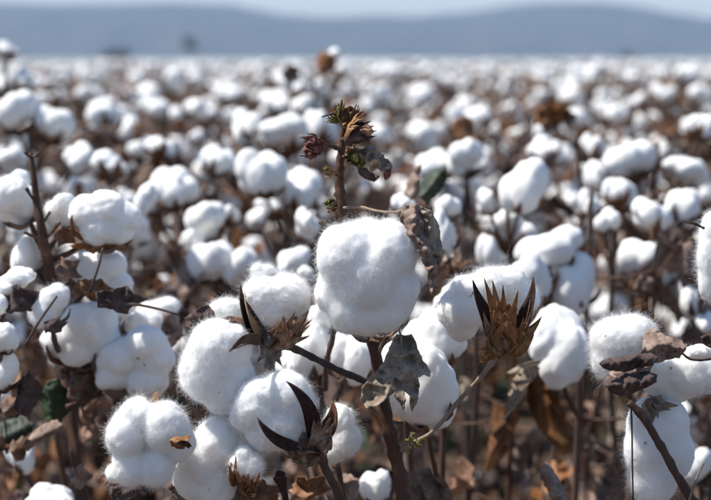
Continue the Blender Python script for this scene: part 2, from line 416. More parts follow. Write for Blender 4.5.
def valve_unit(seed, reach=1.0):              # unit lint radius 1, base at (0,0,-0.95), bowl opening to +z
    p0 = Vector((0.05, 0, -1.02)); p1 = Vector((0.98, 0, -1.05)); p2 = Vector((1.16 * reach, 0, -0.22 + .2 * (reach - 1)))
    return blade_arrays(p0, p1, p2, 0.50, Vector((-0.7, 0, 0.7)), 0.35, 0.05, 'valve', 7, seed, 0.08)
VALVE_ARR = [valve_unit(1, 1.0), valve_unit(2, 1.12), valve_unit(3, 0.88)]
VALVES = [me_from('bur_valve', v, f, M_BUR) for v, f in VALVE_ARR]
def xform(V, M): return [M @ Vector(v) for v in V]
def bur_arrays(seed):
    rr = random.Random(seed); V, F = [], []; n = rr.choice([4, 5]); ph = rr.random() * 6
    for k in range(n):
        v, f = VALVE_ARR[rr.randrange(3)]; M = Matrix.Rotation(ph + k * 6.283 / n + rr.uniform(-.2, .2), 4, 'Z')
        s = len(V); V += xform(v, M); F += [tuple(s + q for q in ff) for ff in f]
    for k in range(3):                        # three dried bracts under it
        for j in range(4):
            a = ph + k * 2.09 + (j - 1.5) * 0.3
            tip = Vector((math.cos(a) * 1.25, math.sin(a) * 1.25, -0.85 + 0.3 * rr.random()))
            v, f = blade_arrays(Vector((0, 0, -1.08)), tip * 0.5 + Vector((0, 0, -0.75)), tip, 0.42, Vector((-math.cos(a), -math.sin(a), 1)), 0.1, 0.03, 'tooth', 4, j, 0.1)
            s = len(V); V += v; F += [tuple(s + q for q in ff) for ff in f]
    v, f = tube_arrays([Vector((0, 0, -1.25)), Vector((0, 0, -1.1)), Vector((0, 0, -0.9))], [0.1, 0.26, 0.2], 7)
    s = len(V); V += v; F += [tuple(s + q for q in ff) for ff in f]
    return V, F
BUR_ARR = [bur_arrays(i) for i in range(4)]
BURS = [me_from('bur', v, f, M_BUR) for v, f in BUR_ARR]
NL = 8
LOBES = [lobes_for(100 + i, [4, 3, 5, 3, 4, 5, 3, 4][i], 0.58 if i % 2 else .62, .52 if i % 2 else .45) for i in range(NL)]
LINT_P = [lint_verts(100 + i, LOBES[i], 4, (2 * random.uniform(.92, 1.08), 2, 2 * random.uniform(.82, .98))) for i in range(NL)]
LINTS = [me_from('lint', P, F, M_LINTB) for P, F in LINT_P]
BOLL_ONE = []                                 # lint and bur in one mesh for the small far bolls
for i in range(NL):
    P, F = lint_verts(100 + i, LOBES[i], 3, (2, 2, 1.85)); v, f = BUR_ARR[i % 4]
    k = len(P); BOLL_ONE.append(me_from('boll', [Vector(p) for p in P] + v, F + [tuple(k + q for q in ff) for ff in f], [M_LINTB, M_BUR], [0] * len(F) + [1] * len(f)))

# ================================================================== THE SETTING
m, nt, N, L, p = new_mat('field_soil')
n1 = ntex(N, L, 2.2, 8, 0.7); n2 = ntex(N, L, 38, 5, 0.7)
c1 = ramp(N, L, n1, [(0.3, (0.034, 0.021, 0.013)), (0.7, (0.085, 0.053, 0.035))]).outputs[0]
c2 = ramp(N, L, n2, [(0.4, (0.0, 0.0, 0.0)), (0.75, (1, 1, 1))]).outputs[0]
L.new(mixc(N, L, c2, c1, (0.14, 0.09, 0.058)), p.inputs['Base Color']); p.inputs['Roughness'].default_value = 0.95
bump(N, L, p, n2, 0.8, 0.02); M_SOIL = m
GS = 3700
ys = [-GS, -40, -2] + [0.25 * i for i in range(0, 49)] + [14, 20, 60, 400, 2000, 5700]
xs = [-GS, -300, -30, -5] + [-3 + 0.25 * i for i in range(25)] + [5, 30, 300, GS]
V, F = [], []
for y in ys:
    for x in xs:
        near = 1 if abs(x) < 4 and -1 < y < 13 else 0
        V.append((x, y, near * 0.05 * noise.noise(Vector((x * 1.7, y * 1.7, 0))) - 0.01))
nx = len(xs)
for j in range(len(ys) - 1):
    for i in range(nx - 1):
        F.append((j * nx + i, j * nx + i + 1, (j + 1) * nx + i + 1, (j + 1) * nx + i))
tag(link('ground', me_from('ground', V, F, M_SOIL)), 'brown soil of the cotton field under the plants', None, None, 'structure')

# hills
RIDGE = [(-1500, 12), (-700, 2), (-300, 2), (0, 3), (60, 4.5), (110, 4), (170, 2.5), (232, 5), (255, 9.5), (285, 15), (330, 17.5), (380, 15.5), (410, 16.5), (450, 13.5), (480, 11), (505, 6), (540, 3), (600, 2.5), (630, 6), (665, 13), (700, 19), (760, 24), (900, 15), (1200, 5), (1800, 14), (2600, 6)]
HD = 4200.0
def ridge_h(x):
    px = 355.5 + x / HD * FPX
    for (a, ya), (b, yb) in zip(RIDGE[:-1], RIDGE[1:]):
        if a <= px <= b:
            t = (px - a) / (b - a); t = t * t * (3 - 2 * t); y = ya + (yb - ya) * t; break
    else: y = 12
    return (HORIZON - y) / FPX * HD + CAMZ
V, F = [], []; nx_, ny_ = 181, 30
for j in range(ny_):
    for i in range(nx_):
        x = -3600 + 7200 * i / (nx_ - 1); v = j / (ny_ - 1); y = 3000 + 2600 * v
        s = min(1, v / ((HD - 3000) / 2600)) if y <= HD else max(0, 1 - (y - HD) / (5600 - HD))
        prof = s * s * (3 - 2 * s)
        nz = noise.fractal(Vector((x / 420, y / 420, 3)), 0.9, 2.1, 5)
        V.append((x, y, ridge_h(x) * (prof * 1.0 + 0.22 * nz * s * (1 - s) * 2) - 2))
for j in range(ny_ - 1):
    for i in range(nx_ - 1):
        F.append((j * nx_ + i, j * nx_ + i + 1, (j + 1) * nx_ + i + 1, (j + 1) * nx_ + i))
m, nt, N, L, p = new_mat('wooded_hills')
n1 = ntex(N, L, 0.012, 8, 0.7)
L.new(ramp(N, L, n1, [(0.35, (0.045, 0.055, 0.05)), (0.65, (0.10, 0.105, 0.085))]).outputs[0], p.inputs['Base Color']); p.inputs['Roughness'].default_value = 1
p.inputs['Specular IOR Level'].default_value = 0.0
tag(link('hills', me_from('hills', V, F, m)), 'long wooded hills fading blue behind the field', None, None, 'structure')

# the air between
hz = bpy.data.materials.new('haze'); hz.use_nodes = True; hn = hz.node_tree.nodes
hn.remove(hn['Principled BSDF']); pv = hn.new('ShaderNodeVolumePrincipled')
pv.inputs['Color'].default_value = (0.50, 0.68, 1.0, 1); pv.inputs['Density'].default_value = 0.00017; pv.inputs['Anisotropy'].default_value = 0.0
hz.node_tree.links.new(pv.outputs[0], hn['Material Output'].inputs['Volume'])
X0, Y0, Z0, X1, Y1, Z1 = -3800, -3800, -3.5, 3800, 5800, 190
V = [(x, y, z) for x in (X0, X1) for y in (Y0, Y1) for z in (Z0, Z1)]
F = [(0, 1, 3, 2), (4, 6, 7, 5), (0, 4, 5, 1), (2, 3, 7, 6), (0, 2, 6, 4), (1, 5, 7, 3)]
tag(link('haze', me_from('haze', V, F, hz, smooth=False)), 'thin blue air between the field and the hills', None, None, 'stuff')

# far trees at the edge of the field
M_TREE = plant_material('far_foliage', [(0.3, (0.03, 0.042, 0.025)), (0.7, (0.075, 0.09, 0.05))], 0.8, 0.8)
def far_tree(px, pybase, pytop, wpx, d, name, label, seed, trunk_frac=0.35):
    s = mpp(d); base = at(px, HORIZON, d); base.z = 0
    H = (HORIZON - pytop) * s + CAMZ; W = wpx * s; rr = random.Random(seed)
    t = tag(link(name, None, None, base), label, 'tree', 'trees at the far edge of the field')
    pts = [base, base + Vector((W * .03, 0, H * 0.3)), base + Vector((-W * .03, 0, H * 0.6)), base + Vector((0, 0, H * 0.9))]
    pth, rd = smooth_path(pts, [H * .03, H * .022, H * .014, H * .005], 3); V, F = tube_arrays([q - base for q in pth], rd, 7)
    for k in range(6):
        z = H * rr.uniform(trunk_frac, 0.8); a = rr.random() * 6.28; e = Vector((math.cos(a) * W * .4, math.sin(a) * W * .4, z + H * .12))
        v, f = tube_arrays([Vector((0, 0, z)), e * 0.5 + Vector((0, 0, z * .5)), e], [H * .01, H * .007, H * .003], 5); kk = len(V); V += v; F += [tuple(kk + q for q in ff) for ff in f]
    link('trunk', me_from('trunk', V, F, M_STEM), t, base)
    V, F = [], []
    clumps = [(Vector((rr.uniform(-.36, .36) * W, rr.uniform(-.36, .36) * W, H * rr.uniform(trunk_frac + .08, 0.93))), W * rr.uniform(.10, .2)) for _ in range(16)]
    for c, rd in clumps:
        for _ in range(70):
            q = c + Vector((rr.gauss(0, .6), rr.gauss(0, .6), rr.gauss(0, .5))) * rd; u = Vector((rr.gauss(0, 1), rr.gauss(0, 1), rr.gauss(0, 1))).normalized(); w = u.orthogonal().normalized() * W * .035; u = u * W * .05
            k = len(V); V += [q - u, q + w, q + u, q - w]; F.append((k, k + 1, k + 2, k + 3))
    link('crown', me_from('crown', V, F, M_TREE, smooth=False), t, base)
far_tree(190, 60, 36, 14, 620, 'gum_tree', 'tall thin hazy tree standing alone on the horizon, left of centre', 1, .4)
far_tree(108, 60, 51, 16, 560, 'round_tree', 'low hazy rounded tree on the horizon, left one of the touching pair', 2, .12)
far_tree(122, 60, 50, 18, 570, 'round_tree', 'low hazy rounded tree on the horizon, right one of the touching pair', 3, .12)
far_tree(627, 60, 53, 14, 640, 'round_tree', 'small hazy tree on the horizon below the right end of the hills', 4, .15)

# ================================================================== NEAR PLANTS, piece by piece
def plant(label, px, d, group='cotton plants in the field', z=0.0):
    b = at(px, 300, d); b.z = 0.0
    return tag(link('cotton_plant', None, None, b), label, 'cotton plant', group)
def boll(pl, px, py, w, h, d, seed, lobes=None, sub=5, fz=0, fl=0.005, dr=None, mat=None, rough=1.0, where=None, sm=False):
    s = mpp(d); c = at(px, py, d); sy = (dr if dr else 0.5 * (w + h) * 0.95) * s
    lb = px_lobes(px, py, w, h, lobes) if lobes else lobes_for(seed, random.Random(seed).choice([4, 5, 5]), .58 if sm else .54, .40 if sm else .50)
    o = link('boll', lint_mesh(seed, lb, sub, (w * s, sy, h * s), mat or (M_LINT if sub >= 5 else M_LINTB), rough), pl, c)
    if fz: fuzz(o, fz, fl, seed, where=where)
    return o
def auto_bur(b, r, axis, seed=1, one=False, mats=None, ctr=None):
    """woody valves cupping the lint from below; axis points from the peduncle into the lint"""
    q = Vector(axis).normalized().to_track_quat('Z', 'Y'); c = WORLD[b.name] if ctr is None else Vector(ctr); rr = random.Random(seed)
    if one:
        link('bur', BURS[seed % 4], b, c, q, r); return
    n = rr.choice([4, 5])
    for k in range(n):
        qq = q @ Quaternion((0, 0, 1), k * 6.283 / n + rr.random() * .5 + seed)
        link('bur_valve', VALVES[rr.randrange(3)], b, c, qq, r)
def bur_base(b, r, axis): return WORLD[b.name] - Vector(axis).normalized() * r * 1.12
def branch(pl, a, b, r0=0.0028, r1=0.002, seed=1, sag=0.2, name='branch', mat=None):
    a, b = Vector(a), Vector(b); mid = a.lerp(b, 0.5) + Vector((0, 0, -sag * (b - a).length * 0.3))
    return stem_obj(name, pl, [(a, r0), (mid, (r0 + r1) / 2), (b, r1)], mat, 4, 7, seed)

# ---- the central plant
A = plant('central cotton plant in sharp focus with the biggest round boll and a withered crown', 410, 1.40)
zA = WORLD[A.name]
stem_obj('stem', A, [(zA + Vector((0.005, 0, 0)), 0.0072), (zA + Vector((-0.004, 0, 0.35)), 0.0068), (at(407, 540, 1.40), 0.0062), (403, 490, 1.40, 6.6), (392, 440, 1.40, 6.2), (382, 395, 1.40, 6.0), (373, 340, 1.40, 5.6), (357, 280, 1.41, 5.2), (345, 222, 1.40, 5.0), (340, 190, 1.40, 4.8), (340, 165, 1.40, 4.2), (343, 140, 1.40, 3.2), (345, 118, 1.395, 2.0)], per=7, sides=14, seed=3, amp=0.4)
A1 = boll(A, 367, 276, 106, 118, 1.345, 11, lobes=[(367, 272, 40, -.1), (345, 252, 32, -.2), (392, 248, 31, -.15), (335, 290, 23, .0), (398, 288, 25, -.1), (350, 308, 24, -.15), (388, 306, 24, -.1), (368, 312, 22, -.1), (365, 275, 38, .3), (368, 240, 24, 0)], sub=6, fz=5200, fl=0.006, dr=98)
for k, (a, c) in enumerate([((372, 338), (345, 322)), ((372, 338), (402, 318)), ((366, 332), (330, 262)), ((376, 334), (420, 290))]):
    valve(A1, (*a, 1.392), ((a[0] + c[0]) / 2, a[1] + 2, 1.40), (*c, 1.39 if k > 1 else 1.385), 15, (0, -1, .6), M_BUR, seed=k)
# left fruiting branch and its pair of bolls
stem_obj('branch', A, [(380, 392, 1.40, 3.6), (366, 382, 1.39, 3.6), (340, 371, 1.38, 3.3), (312, 357, 1.375, 3.4), (288, 346, 1.37, 3.8), (272, 340, 1.37, 5.2), (266, 339, 1.37, 3.0)], per=6, seed=5)
A2 = boll(A, 277, 301, 68, 58, 1.37, 12, lobes=[(266, 296, 22, -.2), (288, 298, 25, -.1), (275, 312, 22, -.2), (298, 304, 15, 0), (280, 300, 24, .3)], sub=6, fz=2600, fl=0.005, dr=58)
boll_knob = link('lint', lint_mesh(13, px_lobes(262, 275, 22, 24, [(262, 279, 9, 0), (258, 271, 6, 0), (267, 272, 6, -.2), (262, 275, 7, .3)]), 5, (24 * mpp(1.37), 20 * mpp(1.37), 24 * mpp(1.37)), M_LINT), A2, at(263, 275, 1.365)); fuzz(boll_knob, 700, 0.004, 3)
valve(A2, (266, 340, 1.37), (240, 325, 1.33), (241, 285, 1.355), 20, (0.6, -0.6, 0), M_BURD, cup=0.6)
valve(A2, (266, 340, 1.366), (246, 325, 1.332), (245, 293, 1.352), 13, (1, -0.3, 0), M_BURP, cup=0.4, name='bur_lining')
bract(A2, (272, 338, 1.362), [(284, 316, 1.325), (297, 311, 1.33), (306, 313, 1.33), (313, 317, 1.34), (312, 326, 1.345), (309, 333, 1.345), (300, 338, 1.35)], 13, bulge=(0.002, -0.008, -0.003), seed=2)
valve(A2, (274, 338, 1.385), (305, 335, 1.39), (309, 299, 1.385), 15, (-0.5, -0.5, 0), M_BUR)
bract(A2, (270, 342, 1.365), [(258, 362, 1.36), (265, 368, 1.355), (273, 372, 1.355), (280, 366, 1.36), (283, 357, 1.365)], 12, M_BRACT, bulge=(0, -.004, 0), seed=7)
stem_obj('calyx', A2, [(262, 345, 1.355, 2), (266, 341, 1.355, 6.5), (273, 336, 1.355, 6.0), (279, 338, 1.36, 3)], M_STEM, 4, 10, 9)
A3 = boll(A, 217, 366, 76, 100, 1.355, 14, lobes=[(218, 350, 30, -.15), (208, 372, 28, -.1), (228, 380, 27, -.1), (222, 398, 19, 0), (216, 365, 30, .3), (232, 345, 20, -.2)], sub=6, fz=3600, fl=0.005, dr=74)
lk = link('lint', lint_mesh(15, px_lobes(225, 311, 38, 26, [(217, 313, 11, 0), (232, 311, 11, -.2), (225, 310, 10, .3)]), 5, (40 * mpp(1.37), 24 * mpp(1.37), 26 * mpp(1.37)), M_LINT), A3, at(226, 311, 1.375)); fuzz(lk, 700, 0.004, 5)
valve(A3, (262, 342, 1.35), (246, 334, 1.306), (229, 352, 1.312), 13, (0.1, -1, .3), M_BUR, cup=0.5, wr=.25)
valve(A3, (264, 338, 1.37), (235, 308, 1.34), (206, 330, 1.34), 14, (0, -.4, 1), M_BUR, cup=0.4)
leaf_obj('dry_leaf', A3, [(184, 318), (196, 309), (206, 305), (214, 311), (216, 321), (204, 324), (198, 335), (193, 325), (186, 327)], 1.352, M_LEAFD, 0.006, [(186, 322), (214, 314)], 0.005, 2.2, 4)
# right fruiting branch, its spiky bur and the boll behind it
stem_obj('branch', A, [(398, 452, 1.40, 3.0), (412, 443, 1.395, 2.4), (432, 432, 1.39, 2.0), (460, 400, 1.385, 2.1), (482, 375, 1.38, 2.4), (497, 355, 1.38, 3.2), (504, 342, 1.38, 4.0)], M_TWIG, 6, 10, 7)
A4 = boll(A, 488, 303, 104, 76, 1.405, 16, lobes=[(455, 312, 25, -.1), (462, 296, 22, 0), (490, 288, 22, -.1), (512, 286, 20, 0), (530, 300, 17, 0), (485, 308, 26, .2), (456, 328, 16, -.1)], sub=6, fz=3000, fl=0.006, dr=60)
valve(A4, (502, 345, 1.36), (482, 318, 1.335), (473, 280, 1.34), 17, (0.5, -1, 0), M_BURD, cup=0.55)
valve(A4, (508, 344, 1.36), (536, 318, 1.335), (533, 277, 1.34), 19, (-0.8, -0.7, 0), M_BURD, cup=0.6)
valve(A4, (508, 344, 1.364), (532, 318, 1.34), (530, 283, 1.342), 12, (-1, -0.4, 0), M_BURP, cup=0.3, name='bur_lining')
bract(A4, (504, 348, 1.355), [(486, 279, 1.335), (494, 281, 1.325), (503, 283, 1.325), (516, 292, 1.32), (499, 302, 1.312)], 16, bulge=(0, -0.006, 0), seed=3)
bract(A4, (504, 350, 1.352), [(485, 312, 1.33), (494, 318, 1.325), (484, 322, 1.34)], 14, bulge=(-.004, -0.004, 0), seed=4)
bract(A4, (506, 350, 1.352), [(541, 314, 1.345), (538, 322, 1.34), (531, 330, 1.345), (526, 316, 1.33)], 14, bulge=(.004, -0.004, 0), seed=5)
bract(A4, (500, 352, 1.36), [(478, 350, 1.35), (480, 362, 1.355), (472, 368, 1.36), (488, 340, 1.35)], 8, M_BRACT, bulge=(0, -.003, .003), seed=6)
stem_obj('calyx', A4, [(497, 356, 1.365, 3), (502, 348, 1.36, 7), (506, 340, 1.358, 8), (508, 330, 1.358, 5)], M_BUR, 4, 10, 2)
# buds in the fork
for k, (x, y, rx, ry) in enumerate([(410, 440, 6, 5), (418, 444, 7, 6), (408, 450, 5, 5), (423, 439, 5, 4), (414, 435, 4, 4)]):
    leaf_obj('bud', A, jag(x, y, rx, ry, 4, k, k, 0.5), 1.37 + 0.004 * k, M_LEAFY, 0.004, None, 0.005, 1.4, k)
# withered crown: dried squares, each a bud wrapped in three toothed bracts
def square(pl, cx, cy, d, size, axis, mats, seed, name='withered_bud'):
    """axis: photograph direction (right, up, towards camera) in which the bracts open"""
    rr = random.Random(seed); c = at(cx, cy, d); ax = (RT * axis[0] + UP * axis[1] - FWD * axis[2]).normalized(); q = ax.to_track_quat('Z', 'Y'); r = size * mpp(d)
    P, F = lint_verts(seed, lobes_for(seed, 4), 3, (r * .7, r * .7, r * 1.1)); P = [q @ (Vector(p) + Vector((0, 0, r * .35))) for p in P]
    bud = link(name, me_from(name, P, F, mats[0]), pl, c)
    for k in range(3):
        V, Fc = [], []; a0 = k * 2.09 + rr.uniform(-.4, .4); open_ = rr.uniform(.55, 1.25); shr = rr.uniform(.8, 1.15)
        for j in range(7):
            a = a0 + (j - 3) * .27; e = Vector((math.cos(a), math.sin(a), 0)); ln = shr * (1 - .05 * abs(j - 3) ** 1.3) * rr.uniform(.85, 1.12)
            m_ = e * r * .62 * open_ + Vector((0, 0, r * .35)); t_ = e * r * (.55 * open_ + rr.uniform(-.15, .25)) + Vector((0, 0, r * 1.15 * ln))
            t_ += Vector((rr.uniform(-.12, .12), rr.uniform(-.12, .12), 0)) * r
            v, f = blade_arrays(Vector((0, 0, -r * .12)), m_ * 1.15, t_, r * .44, -e + Vector((0, 0, .4)), .3, .0004, 'tooth', 8, seed + j, .3)
            kk = len(V); V += [q @ w for w in v]; Fc += [tuple(kk + w for w in g) for g in f]
        link('bract', me_from('bract', V, Fc, mats[1 + k % (len(mats) - 1)]), bud, c)
    return bud
square(A, 324, 146, 1.375, 20, (-1, .05, .4), [M_LEAFR, M_LEAFR, M_BRACT, M_LEAFD], 3)
square(A, 347, 126, 1.38, 18, (.2, 1, .3), [M_LEAFY, M_BRACT, M_LEAFY, M_LEAFB], 4)
square(A, 337, 122, 1.385, 9, (-.7, .7, .2), [M_LEAFY, M_LEAFY, M_BRACT], 5)
square(A, 348, 139, 1.37, 23, (1, .35, .5), [M_LEAFD, M_LEAFD, M_BRACT, M_LEAFB], 6)
square(A, 352, 158, 1.37, 16, (.3, -.1, 1), [M_LEAFY, M_LEAFY, M_BRACT], 8)
square(A, 334, 173, 1.385, 9, (-1, .2, .3), [M_LEAFB, M_BRACT, M_LEAFY], 10)
square(A, 336, 204, 1.385, 12, (-.5, -.2, .7), [M_LEAFY, M_BRACT, M_LEAFY], 11)
leaf_obj('dry_leaf', A, [(355, 148), (362, 149), (368, 145), (374, 145), (377, 150), (384, 152), (385, 158), (391, 162), (393, 169), (386, 168), (383, 174), (377, 168), (371, 173), (369, 166), (362, 168), (361, 160)], 1.37, M_LEAFG, 0.012, [(356, 150), (390, 168)], 0.010, 1.5, 7)
leaf_obj('dry_leaf', A, [(349, 130), (356, 125), (362, 127), (366, 121), (371, 126), (374, 132), (370, 136), (369, 143), (362, 141), (357, 144), (354, 138), (348, 139)], 1.362, M_LEAFB, 0.012, [(348, 135), (373, 130)], 0.010, 1.4, 16)
leaf_obj('dry_leaf', A, [(338, 116), (343, 109), (350, 106), (356, 109), (357, 117), (354, 124), (347, 122), (343, 126)], 1.372, M_LEAFB, 0.010, [(348, 107), (346, 125)], 0.008, 1.4, 18)
leaf_obj('dry_leaf', A, [(304, 142), (309, 137), (315, 137), (318, 143), (316, 152), (311, 160), (305, 155), (302, 149)], 1.366, M_LEAFR, 0.010, [(304, 154), (317, 140)], 0.008, 1.4, 19)
leaf_obj('dry_leaf', A, [(356, 163), (364, 165), (372, 172), (380, 176), (374, 182), (364, 178), (358, 172)], 1.39, M_LEAFD, 0.010, [(356, 164), (378, 178)], 0.008, 1.4, 20)
leaf_obj('dry_leaf', A, [(378, 165), (384, 168), (392, 168), (391, 176), (385, 180), (383, 174)], 1.38, M_LEAFR, 0.008, [(379, 166), (388, 179)], 0.008, 1.4, 17)
stem_obj('petiole', A, [(341, 150, 1.40, 2.2), (334, 147, 1.39, 2.4), (325, 145, 1.38, 2.0)], M_STEM, 4, 8, 3)
stem_obj('petiole', A, [(341, 122, 1.39, 1.6), (334, 114, 1.38, 1.3), (322, 117, 1.375, 0.7)], M_STEM, 4, 7, 4)
stem_obj('petiole', A, [(342, 176, 1.40, 1.8), (334, 174, 1.39, 1.3), (326, 172, 1.385, 1.0)], M_STEM, 4, 7, 5)
stem_obj('petiole', A, [(342, 140, 1.40, 2), (352, 136, 1.38, 1.6), (360, 134, 1.365, 0.8)], M_STEM, 4, 7, 6)
stem_obj('petiole', A, [(343, 158, 1.40, 2), (354, 153, 1.385, 1.6), (366, 156, 1.372, 0.8)], M_STEM, 4, 7, 8)
stem_obj('petiole', A, [(345, 222, 1.40, 2.6), (330, 226, 1.36, 2.4), (322, 223, 1.355, 3.2), (319, 222, 1.355, 2.0)], M_STEM, 4, 8, 7)
# hanging curled leaf right of the big boll
stem_obj('petiole', A, [(341, 208, 1.40, 1.5), (360, 207, 1.37, 1.3), (378, 211, 1.345, 1.2), (395, 212, 1.335, 1.3), (408, 208, 1.33, 1.2)], M_TWIG, 5, 8, 9)
DL = leaf_obj('dead_leaf', A, [(402, 207), (412, 203), (424, 206), (434, 216), (440, 231), (442, 246), (441, 258), (437, 262), (438, 271), (433, 284), (431, 297), (429, 284), (428, 272), (423, 263), (417, 250), (412, 240), (405, 232), (400, 221)], 1.315, M_LEAFM, 0.020, [(408, 206), (434, 275)], 0.007, 1.8, 12, lean=-0.12)
leaf_obj('dead_leaf', A, [(420, 206), (432, 210), (441, 226), (443, 246), (441, 262), (434, 268), (428, 252), (424, 232)], 1.326, M_LEAFG, 0.014, [(424, 208), (438, 262)], 0.007, 1.8, 14, lean=-0.12)
# grey withered leaf hanging over the stem
stem_obj('petiole', A, [(378, 352, 1.395, 1.3), (388, 330, 1.37, 1.1), (398, 317, 1.355, 0.9), (399, 328, 1.352, 1.0), (402, 340, 1.35, 1.2)], M_TWIG, 5, 8, 10)
leaf_obj('dead_leaf', A, [(397, 334), (389, 346), (384, 360), (372, 374), (362, 386), (361, 398), (366, 404), (378, 402), (388, 394), (396, 388), (393, 394), (399, 400), (402, 407), (404, 398), (403, 388), (408, 392), (411, 409), (416, 400), (419, 386), (417, 375), (424, 373), (430, 376), (430, 370), (423, 360), (418, 348), (412, 334), (405, 336)], 1.345, M_LEAFG, 0.014, [(401, 332), (402, 400)], 0.009, 1.7, 21, lean=-0.55)
stem_obj('leaf_vein', A, [(401, 334, 1.348, .9), (402, 350, 1.340, .7), (402, 366, 1.332, .5)], M_LEAFG, 5, 6, 3)

# ---- plant low in front, left of the central stem
Cp = plant('cotton plant low in the foreground, its boll held by two dark hooked bur valves', 360, 1.46)
zC = WORLD[Cp.name]
stem_obj('stem', Cp, [(zC, 0.007), (zC + Vector((0, 0, .3)), 0.006), (at(356, 560, 1.45), 0.005), (340, 498, 1.42, 4.4), (330, 478, 1.40, 4.2), (320, 456, 1.385, 4.8)], per=6, seed=11)
C6 = boll(Cp, 273, 409, 88, 82, 1.345, 17, lobes=[(262, 398, 26, -.2), (288, 392, 26, -.1), (250, 412, 20, 0), (282, 420, 26, -.25), (300, 405, 20, -.1), (265, 430, 18, -.1), (275, 408, 30, .3)], sub=6, fz=4200, fl=0.006, dr=76)
valve(C6, (312, 440, 1.335), (318, 405, 1.295), (286, 381, 1.298), 17, (0.1, -1, 0.1), M_BURD, cup=0.45, wr=.16)
valve(C6, (300, 447, 1.33), (272, 445, 1.295), (257, 417, 1.30), 13, (0, -1, .3), M_BURD, cup=0.45, wr=.16)
valve(C6, (318, 440, 1.35), (338, 425, 1.325), (332, 400, 1.33), 18, (-0.4, -1, 0), M_BUR, cup=0.4)
bract(C6, (316, 450, 1.345), [(312, 418, 1.312), (322, 412, 1.31), (329, 416, 1.31), (334, 424, 1.315), (333, 436, 1.32), (326, 440, 1.32)], 14, seed=9, bulge=(0, -.005, 0))
bract(C6, (312, 450, 1.345), [(275, 445, 1.32), (282, 455, 1.32), (290, 462, 1.325), (300, 466, 1.33), (308, 462, 1.335), (285, 448, 1.315), (298, 452, 1.315)], 15, M_BRACT, seed=12, bulge=(0, -.004, -.002))
stem_obj('calyx', C6, [(322, 460, 1.365, 4), (316, 450, 1.35, 9), (306, 442, 1.335, 11), (296, 436, 1.33, 6)], M_BUR, 4, 10, 4)
stem_obj('bare_bur', Cp, [(288, 510, 1.36, 3), (284, 490, 1.36, 3.5), (281, 478, 1.358, 6.5), (281, 471, 1.358, 3)], M_BURD, 4, 9, 6)
C7 = boll(Cp, 341, 434, 42, 62, 1.42, 18, lobes=[(340, 420, 17, 0), (345, 440, 18, -.1), (335, 452, 15, 0), (340, 435, 18, .2)], sub=5, fz=900)
branch(Cp, at(345, 505, 1.43), at(338, 462, 1.43), seed=2)
C1 = boll(Cp, 151, 440, 92, 92, 1.33, 19, lobes=[(126, 432, 21, -.2), (137, 415, 18, -.1), (165, 425, 24, -.15), (178, 440, 18, 0), (130, 462, 20, -.1), (155, 462, 20, -.1), (150, 440, 26, .35), (112, 470, 10, 0)], sub=6, fz=3600, fl=0.005, dr=70)
leaf_obj('bur_valve', C1, [(168, 441), (174, 437), (182, 438), (189, 436), (187, 443), (184, 449), (176, 450), (171, 447)], 1.286, M_BRACT, 0.008, [(168, 443), (188, 442)], 0.006, 1.3, 4)
valve(C1, (190, 447, 1.30), (184, 440, 1.276), (173, 445, 1.279), 6, (0, -1, .3), M_BURD, cup=.5, wr=.3)
valve(C1, (160, 408, 1.37), (152, 398, 1.35), (158, 392, 1.345), 10, (0, -1, 0), M_BURP)
branch(Cp, at(352, 548, 1.45), at(230, 530, 1.42), 0.0035, 0.003, 3); branch(Cp, at(230, 530, 1.42), at(170, 486, 1.36), 0.003, 0.0025, 4)
C2 = boll(Cp, 208, 460, 70, 92, 1.37, 20, lobes=[(215, 440, 26, -.1), (200, 460, 26, -.1), (190, 482, 22, 0), (212, 485, 24, -.1), (210, 460, 26, .3)], sub=6, fz=2600, fl=0.005, dr=66)
C3 = boll(Cp, 247, 461, 36, 34, 1.34, 21, lobes=[(242, 463, 13, 0), (254, 463, 13, -.1), (245, 453, 9, -.2), (248, 461, 12, .3)], sub=5, fz=1000)
bract(C3, (236, 476, 1.34), [(228, 462, 1.325), (234, 455, 1.325), (230, 470, 1.32)], 8, seed=3); bract(C3, (248, 482, 1.34), [(238, 474, 1.32), (250, 472, 1.315), (262, 474, 1.32), (255, 492, 1.32), (242, 494, 1.32)], 10, seed=4)
branch(Cp, at(230, 530, 1.42), at(240, 480, 1.35), 0.003, 0.002, 6)
leaf_obj('dry_leaf', Cp, jag(262, 492, 26, 14, 5, .3, 4, .3), 1.38, M_LEAFO, 0.012, None, 0.010, 3, 31)
leaf_obj('dry_leaf', Cp, jag(310, 488, 22, 14, 5, .9, 5, .3), 1.42, M_LEAFB, 0.012, None, 0.010, 3, 32)
leaf_obj('dry_leaf', Cp, jag(128, 492, 26, 14, 5, .2, 6, .3), 1.42, M_LEAFD, 0.012, None, 0.010, 3, 33)

